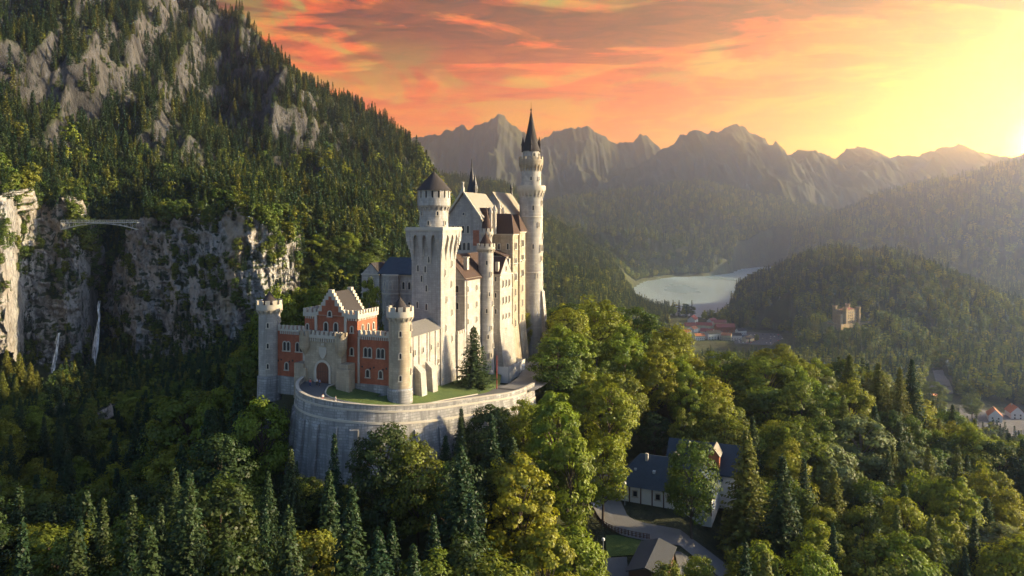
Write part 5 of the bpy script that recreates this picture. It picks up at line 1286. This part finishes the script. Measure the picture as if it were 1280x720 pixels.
rest_poly = [(23 + .0, 168), (22, 150), (45, 140), (53, 153), (57, 171), (41, 184), (25, 178)]
shed_poly = [(17, 120), (33, 119), (43, 134), (35, 142), (22, 146.5), (18, 146)]
road_poly = [(x + nx * 4.5, y + ny * 4.5) for (x, y, z), (nx, ny) in zip(RD, RDn)] + [(x - nx * 7, y - ny * 7) for (x, y, z), (nx, ny) in reversed(list(zip(RD, RDn)))]
front_poly = [(13, 178), (16, 160), (18.5, 150), (22, 145), (17, 139), (12.4, 150), (11, 176)]
def blocked(x, y):
    return inpoly(x, y, castle_poly) | inpoly(x, y, yard_poly) | inpoly(x, y, rest_poly) | inpoly(x, y, shed_poly) | inpoly(x, y, road_poly) | inpoly(x, y, front_poly)
rs = np.random.default_rng(5)
def candidates(p0, p1, Y0, Y1, n, hr, dmin, lim=True, hfloor=9.0):
    P = rs.uniform(p0, p1, n); Y = np.sqrt(rs.uniform(Y0 ** 2, Y1 ** 2, n)); X = (P - 640) / F * Y
    ok = ~blocked(X, Y); P, X, Y = P[ok], X[ok], Y[ok]; Z = H(X, Y); hh = rs.uniform(hr[0], hr[1], len(X))
    if lim:
        nr = np.interp(P, *LIM_NEAR); fr = np.interp(P, *LIM_FAR); row = np.where((Y < 144) | ((P < 694) & (P > 318) & (Y < 184)), nr, fr)
        zmax = -(row - 280) / F * Y; mx = (zmax - Z) * rs.uniform(.86, 1.0, len(X)); hh = np.minimum(hh, mx)
    keep = hh > hfloor; out = []
    cell = {}
    def near(x, y, d):
        ci, cj = int(x // 12), int(y // 12)
        for a in (-1, 0, 1):
            for b in (-1, 0, 1):
                for (u, v, w) in cell.get((ci + a, cj + b), ()):
                    if (u - x) ** 2 + (v - y) ** 2 < (d if w < 0 else max(d, w)) ** 2: return True
        return False
    for (u, v, w) in PLACED: cell.setdefault((int(u // 12), int(v // 12)), []).append((u, v, min(11.5, w * .75)))
    for x, y, z, h, k in zip(X, Y, Z, hh, keep):
        if not k or near(x, y, dmin): continue
        cell.setdefault((int(x // 12), int(y // 12)), []).append((x, y, -1)); out.append((x, y, z, h))
    return out
right = candidates(640, 1330, 88, 300, 9000, (13, 24), 5.9)
left = candidates(-90, 655, 82, 335, 9000, (15, 24), 5.6)
REST_B, REST_N = [], []
nb = nn = 0
for x, y, z, h in sorted(right, key=lambda q: q[1]):
    p = 640 + F * x / y; q = tr.random(); con = q < (.27 if p > 960 or (p > 880 and y < 180) else .0 if p > 800 else .10)
    if con:
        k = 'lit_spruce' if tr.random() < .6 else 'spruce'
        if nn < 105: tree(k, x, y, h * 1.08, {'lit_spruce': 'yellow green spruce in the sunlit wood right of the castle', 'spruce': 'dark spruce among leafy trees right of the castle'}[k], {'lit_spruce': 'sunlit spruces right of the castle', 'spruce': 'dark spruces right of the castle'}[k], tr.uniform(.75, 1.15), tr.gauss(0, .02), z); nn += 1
        else: REST_N.append((x, y, z, h / 25))
    else:
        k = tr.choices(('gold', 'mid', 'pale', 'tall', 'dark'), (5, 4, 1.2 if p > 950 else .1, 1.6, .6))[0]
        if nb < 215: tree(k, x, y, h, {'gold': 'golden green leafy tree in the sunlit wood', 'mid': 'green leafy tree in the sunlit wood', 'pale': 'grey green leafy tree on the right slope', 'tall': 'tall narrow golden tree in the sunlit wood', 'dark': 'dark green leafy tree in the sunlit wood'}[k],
                         {'gold': 'golden trees of the right wood', 'mid': 'green trees of the right wood', 'pale': 'grey green trees of the right slope', 'tall': 'narrow golden trees of the right wood', 'dark': 'dark trees of the right wood'}[k], tr.uniform(.8, 1.15), tr.gauss(0, .03), z); nb += 1
        else: REST_B.append((x, y, z, h / 20))
for x, y, z, h in sorted(left, key=lambda q: q[1]):
    con = tr.random() < .56
    if con:
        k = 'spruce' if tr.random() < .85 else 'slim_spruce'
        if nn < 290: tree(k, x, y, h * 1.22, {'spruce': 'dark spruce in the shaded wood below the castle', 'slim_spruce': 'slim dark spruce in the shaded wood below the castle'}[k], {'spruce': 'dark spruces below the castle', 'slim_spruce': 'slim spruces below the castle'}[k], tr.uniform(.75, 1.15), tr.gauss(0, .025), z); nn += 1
        else: REST_N.append((x, y, z, h / 25))
    else:
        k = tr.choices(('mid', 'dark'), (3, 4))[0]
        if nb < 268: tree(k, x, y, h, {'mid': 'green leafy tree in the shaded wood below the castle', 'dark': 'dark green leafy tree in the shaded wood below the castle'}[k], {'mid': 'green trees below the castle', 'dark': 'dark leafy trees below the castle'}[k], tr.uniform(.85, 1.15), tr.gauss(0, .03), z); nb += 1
        else: REST_B.append((x, y, z, h / 20))
print('trees', len(right), len(left), nb, nn, len(REST_B), len(REST_N))

# ---- far woods: each ONE object of stuff, trees spread over points by geometry nodes
def wood(name, label, P, protos):
    """P: rows of x, y, z, scale; protos: crown meshes"""
    P = np.asarray(P, float); me = bpy.data.meshes.new(name); me.vertices.add(len(P)); me.vertices.foreach_set('co', P[:, :3].ravel().astype(np.float32))
    for nm, arr in (('s', P[:, 3]), ('a', rs.uniform(0, 6.28, len(P)))):
        me.attributes.new(nm, 'FLOAT', 'POINT').data.foreach_set('value', arr.astype(np.float32))
    me.attributes.new('k', 'INT', 'POINT').data.foreach_set('value', rs.integers(0, len(protos), len(P)).astype(np.int32))
    o = tag(link(name, me), label, kind='stuff')
    gn = bpy.data.node_groups.new(name, 'GeometryNodeTree'); gn.interface.new_socket('Geometry', in_out='INPUT', socket_type='NodeSocketGeometry'); gn.interface.new_socket('Geometry', in_out='OUTPUT', socket_type='NodeSocketGeometry')
    k = NT(gn); gi = k.add('NodeGroupInput'); go = k.add('NodeGroupOutput')
    gti = k.add('GeometryNodeGeometryToInstance')
    for ob in reversed(protos):
        oi = k.add('GeometryNodeObjectInfo'); oi.inputs['Object'].default_value = ob; oi.transform_space = 'ORIGINAL'; k.l.new(oi.outputs['Geometry'], gti.inputs[0])
    def attr(n_, t_):
        a = k.add('GeometryNodeInputNamedAttribute', data_type=t_); a.inputs['Name'].default_value = n_; return a.outputs['Attribute']
    iop = k.add('GeometryNodeInstanceOnPoints'); k.l.new(gi.outputs[0], iop.inputs['Points']); k.l.new(gti.outputs[0], iop.inputs['Instance']); iop.inputs['Pick Instance'].default_value = True
    k.l.new(attr('k', 'INT'), iop.inputs['Instance Index']); k.l.new(attr('s', 'FLOAT'), iop.inputs['Scale'])
    rot = k.add('ShaderNodeCombineXYZ'); k.l.new(attr('a', 'FLOAT'), rot.inputs[2]); k.l.new(rot.outputs[0], iop.inputs['Rotation'])
    k.l.new(iop.outputs[0], go.inputs[0])
    md = o.modifiers.new('wood', 'NODES'); md.node_group = gn; return o
def crown_of(me): return next(o for o in bpy.data.objects if o.data is me)
USED = {k: [o for o in (next((q for q in bpy.data.objects if q.data is c), None) for c, t_ in v) if o] for k, v in list(BROAD.items()) + list(NEED.items())}
if REST_B: wood('leafy_wood', 'leafy trees filling the wood beyond the nearest ones', REST_B, USED['gold'] + USED['mid'])
if REST_N: wood('spruce_wood', 'spruces filling the shaded gorge slopes', REST_N, USED['spruce'] + USED['slim_spruce'])
# lighter far trees, shown first by one tree each standing in the valley
FARP = {}
def far_proto(kind, me, px, Y, h, lab):
    x = (px - 640) / F * Y; con = 'spruce' in kind
    o = empty('spruce_tree' if con else 'broadleaf_tree', (x, Y, H1(x, Y))); s = h / (25 if con else 20); o.scale = (s, s, s); tag(o, lab, 'spruce tree' if con else 'broadleaf tree'); c = link('crown', me, o); link('trunk', STR if con else BROAD['mid'][0][1], o); FARP[kind] = c
kw = dict(clumps=26, per=24, size=.75, crad=(1.6, 2.8), lowpoly=True)
far_proto('fb1', broad_crown('crown', 801, L_MID, **kw)[0], 1100, 480, 17, 'leafy tree just beyond the right end of the near ridge')
far_proto('fb2', broad_crown('crown', 802, L_GOLD, rx=.3, **kw)[0], 1240, 470, 17, 'golden leafy tree on the slope under the valley road')
far_proto('fb3', broad_crown('crown', 803, L_MID, rx=.25, **kw)[0], 1195, 520, 18, 'narrow leafy tree left of the valley road')
far_proto('fspruce1', spruce_crown('crown', 811, N_DARK, rad=4.6, size=.95, lowpoly=True), 1110, 640, 24, 'dark spruce near the clearing in the valley')
far_proto('fspruce2', spruce_crown('crown', 812, N_DARK, rad=4.0, size=.9, lowpoly=True), 1205, 800, 24, 'dark spruce behind the clearing in the valley')
far_proto('fspruce3', spruce_crown('crown', 813, N_LIT, rad=4.6, size=.95, lowpoly=True), 1130, 700, 24, 'yellow green spruce near the clearing in the valley')
FN = [FARP['fspruce1'], FARP['fspruce2'], FARP['fspruce1'], FARP['fspruce2'], FARP['fspruce3']]; FB = [FARP['fb1'], FARP['fb2'], FARP['fb3']]
VILP = [((p_ - 640) / F * Y_, Y_) for p_, Y_ in ((845, 1095), (988, 1095), (975, 1265), (922, 1290), (880, 1420), (845, 1420))]
ROADP = [(pt(1190, 0, 640)[0], 640), (pt(1225, 0, 610)[0], 610), (pt(1345, 0, 590)[0], 590), (pt(1345, 0, 720)[0], 720), (pt(1225, 0, 770)[0], 770), (pt(1150, 0, 790)[0], 790)]
LANEP = [(pt(1146, 0, 740)[0], 740), (pt(1196, 0, 730)[0], 730), (pt(1194, 0, 850)[0], 850), (pt(1184, 0, 950)[0], 950), (pt(1160, 0, 940)[0], 940)]
OCP = [(pt(1020, 0, 1060)[0], 1050), (pt(1092, 0, 1060)[0], 1050), (pt(1092, 0, 1130)[0], 1140), (pt(1020, 0, 1130)[0], 1140)]
LAKE_BIG = [((a - 0) * 1.0, b) for a, b in LAKE]
def scatter(p0, p1, Y0, Y1, n, s0, s1, thin=None, water=True):
    P = rs.uniform(p0, p1, n); Y = np.sqrt(rs.uniform(Y0 ** 2, Y1 ** 2, n)); X = (P - 640) / F * Y
    ok = ~(blocked(X, Y) | inpoly(X, Y, VILP) | inpoly(X, Y, ROADP) | inpoly(X, Y, LANEP) | inpoly(X, Y, OCP))
    if water: ok &= ~(inpoly(X, Y, LAKE) | inpoly(X - 7, Y, LAKE) | inpoly(X + 7, Y, LAKE))
    P, X, Y = P[ok], X[ok], Y[ok]; Z = H(X, Y); e = 4.0
    gx, gy = (H(X + e, Y) - Z) / e, (H(X, Y + e) - Z) / e; sl = np.hypot(gx, gy)
    keep = np.ones(len(X), bool) if thin is None else thin(X, Y, Z, sl, P)
    X, Y, Z = X[keep], Y[keep], Z[keep]; return np.stack([X, Y, Z - .4, rs.uniform(s0, s1, len(X))], 1)
def mtn(X, Y, Z, sl, P): 
    f = fbm(X / 45, Y / 45, 4, 77); lo = sst(60, 10, Z)
    return (sl + (f - .5) * 2.2 < 1.34 + .8 * lo)
A = scatter(-330, 575, 424, 1060, 30000, .5, .95, mtn)
wood('mountain_spruce_wood', 'dark spruces covering the mountain slope', A, FN)
A = scatter(-250, 575, 424, 1000, 4200, .55, .95, lambda X, Y, Z, sl, P: mtn(X, Y, Z, sl, P) & (rs.random(len(X)) < np.clip(1.4 - (Z + 10) / 60, .02, 1)))
wood('mountain_leafy_wood', 'leafy trees at the foot of the mountain', A, FB)
A = scatter(-120, 332, 255, 402, 3600, .35, .8, lambda X, Y, Z, sl, P: (280 - F * (Z + 15) / Y > np.interp(P, [-120, 0, 40, 90, 120, 180, 260, 330], [455, 465, 474, 455, 448, 440, 425, 405])))
wood('gorge_wood', 'dark trees filling the gorge floor below the cliffs', A, FN + FB[:1])
A = scatter(100, 172, 398, 520, 900, .4, .8); wood('gorge_wood', 'dark trees in the mouth of the gorge under the bridge', A, FN + FB[:1])
A = scatter(-330, 575, 440, 1060, 16000, .14, .36); wood('mountain_scrub', 'dwarf pines and bushes on the rocky mountain face', A, FN + FB[:1])
A = scatter(325, 720, 240, 430, 1500, .75, 1.05, lambda X, Y, Z, sl, P: (280 - F * (Z + 22) / Y > np.interp(P, [325, 335, 500, 530, 640, 665, 690, 720], [400, 285, 285, 360, 400, 395, 375, 370])))
wood('leafy_wood', 'leafy wood behind the castle', A[::1], USED['gold'][:2] + USED['mid'][:2] + FB)
A = scatter(520, 800, 420, 1250, 6500, .8, 1.15); wood('slope_wood', 'mixed wood on the slope between castle and lake', A, FB + FN)
A = scatter(430, 835, 1250, 2350, 13000, .9, 1.3); wood('distant_spruce_wood', 'dark wood on the ridge behind the castle', A, FN + FN + FB)
A = scatter(640, 1400, 290, 760, 7000, .6, 1.0, lambda X, Y, Z, sl, P: 280 - F * (Z + 21) / Y > np.interp(P, [640, 800, 840, 990, 1030, 1200], [370, 405, 446, 446, 425, 440])); wood('valley_wood', 'mixed wood on the valley floor', A, FB + FN)
A = scatter(640, 1400, 760, 1250, 9500, .7, 1.1, lambda X, Y, Z, sl, P: (P < 838) | (P > 995) | (280 - F * (Z + 21) / Y > 436)); wood('valley_wood', 'mixed wood round the ochre castle', A, FB + FB + FN)
A = scatter(880, 1420, 1250, 2300, 17000, .75, 1.15); wood('hill_wood', 'wood on the hills beyond the ochre castle', A, FB + FN)
A = scatter(620, 1420, 2300, 4400, 17000, 1.3, 2.0); wood('distant_hill_wood', 'hazy woods on the hills across the lake', A, FB + FN)
def nearlake(X, Y, Z, sl, P):
    k = np.zeros(len(X), bool)
    for a, b in ((60, 0), (-60, 0), (0, 90), (0, -90), (40, 60), (-40, 60), (40, -60), (-40, -60)): k |= inpoly(X + a, Y + b, LAKE)
    return k
A = scatter(700, 1040, 1480, 3700, 26000, .9, 1.4, nearlake); wood('shore_wood', 'trees along the lake shore', A, FB + FN)
# conifers and bushes clinging to the cliffs
pts_ = []
for o_, X, Y, Z in CLIFFS:
    i = rs.integers(2, X.shape[0] - 2, 5200); j = rs.integers(2, X.shape[1] - 2, 5200)
    a = np.stack([X[i, j + 2] - X[i, j - 2], Y[i, j + 2] - Y[i, j - 2], Z[i, j + 2] - Z[i, j - 2]], 1); b_ = np.stack([X[i + 2, j] - X[i - 2, j], Y[i + 2, j] - Y[i - 2, j], Z[i + 2, j] - Z[i - 2, j]], 1)
    n_ = np.cross(a, b_); n_ /= np.linalg.norm(n_, axis=1, keepdims=True) + 1e-9
    veg = fbm(X[i, j] / 13, Z[i, j] / 13, 3, 99); row = 280 - F * Z[i, j] / Y[i, j]
    k = (n_[:, 2] + (veg - .5) * 2.0 + np.clip((row - 360) / 240, -.1, .45) + np.where((X[i, j] / Y[i, j] * F + 640) < 118, -.16, 0) > .42)
    pts_.append(np.stack([X[i, j], Y[i, j] - .3, Z[i, j] - .5, rs.uniform(.16, .42, len(i))], 1)[k])
X, Y, Z = CLIFFS[0][1:]; i = rs.integers(int(X.shape[0] * .93), X.shape[0], 420); j = rs.integers(0, X.shape[1], 420)
pts_.append(np.stack([X[i, j], Y[i, j] + 1, Z[i, j] - .8, rs.uniform(.3, .72, 420)], 1))
wood('cliff_scrub', 'small trees and bushes clinging to the gorge cliffs', np.concatenate(pts_), [FARP['fspruce1'], FARP['fb1'], FARP['fb3'], FARP['fspruce2']])
# grass verge and undergrowth: bushes at the foot of the walls
A = []
for i in range(4, N_ - 2):
    x, y, z = PL[i]; nx, ny = PN[i]
    for q in range(3):
        d = 3.0 + rs.uniform(0, 5) + 0; xx, yy = x + nx * d, y + ny * d; A.append((xx, yy, H1(xx, yy) - .3, rs.uniform(.15, .38)))
for i in range(900):
    pp, YY = rs.uniform(-60, 1320), math.sqrt(rs.uniform(90 ** 2, 260 ** 2)); xx = (pp - 640) / F * YY
    if blocked(np.array([xx]), np.array([YY]))[0] or (728 < pp < 906 and YY < 150 and rs.random() < .75): continue
    A.append((xx, YY, H1(xx, YY) - .3, rs.uniform(.1, .3)))
wood('undergrowth', 'bushes and young growth under the trees', A, USED['dark'][:2] + USED['mid'][:1])
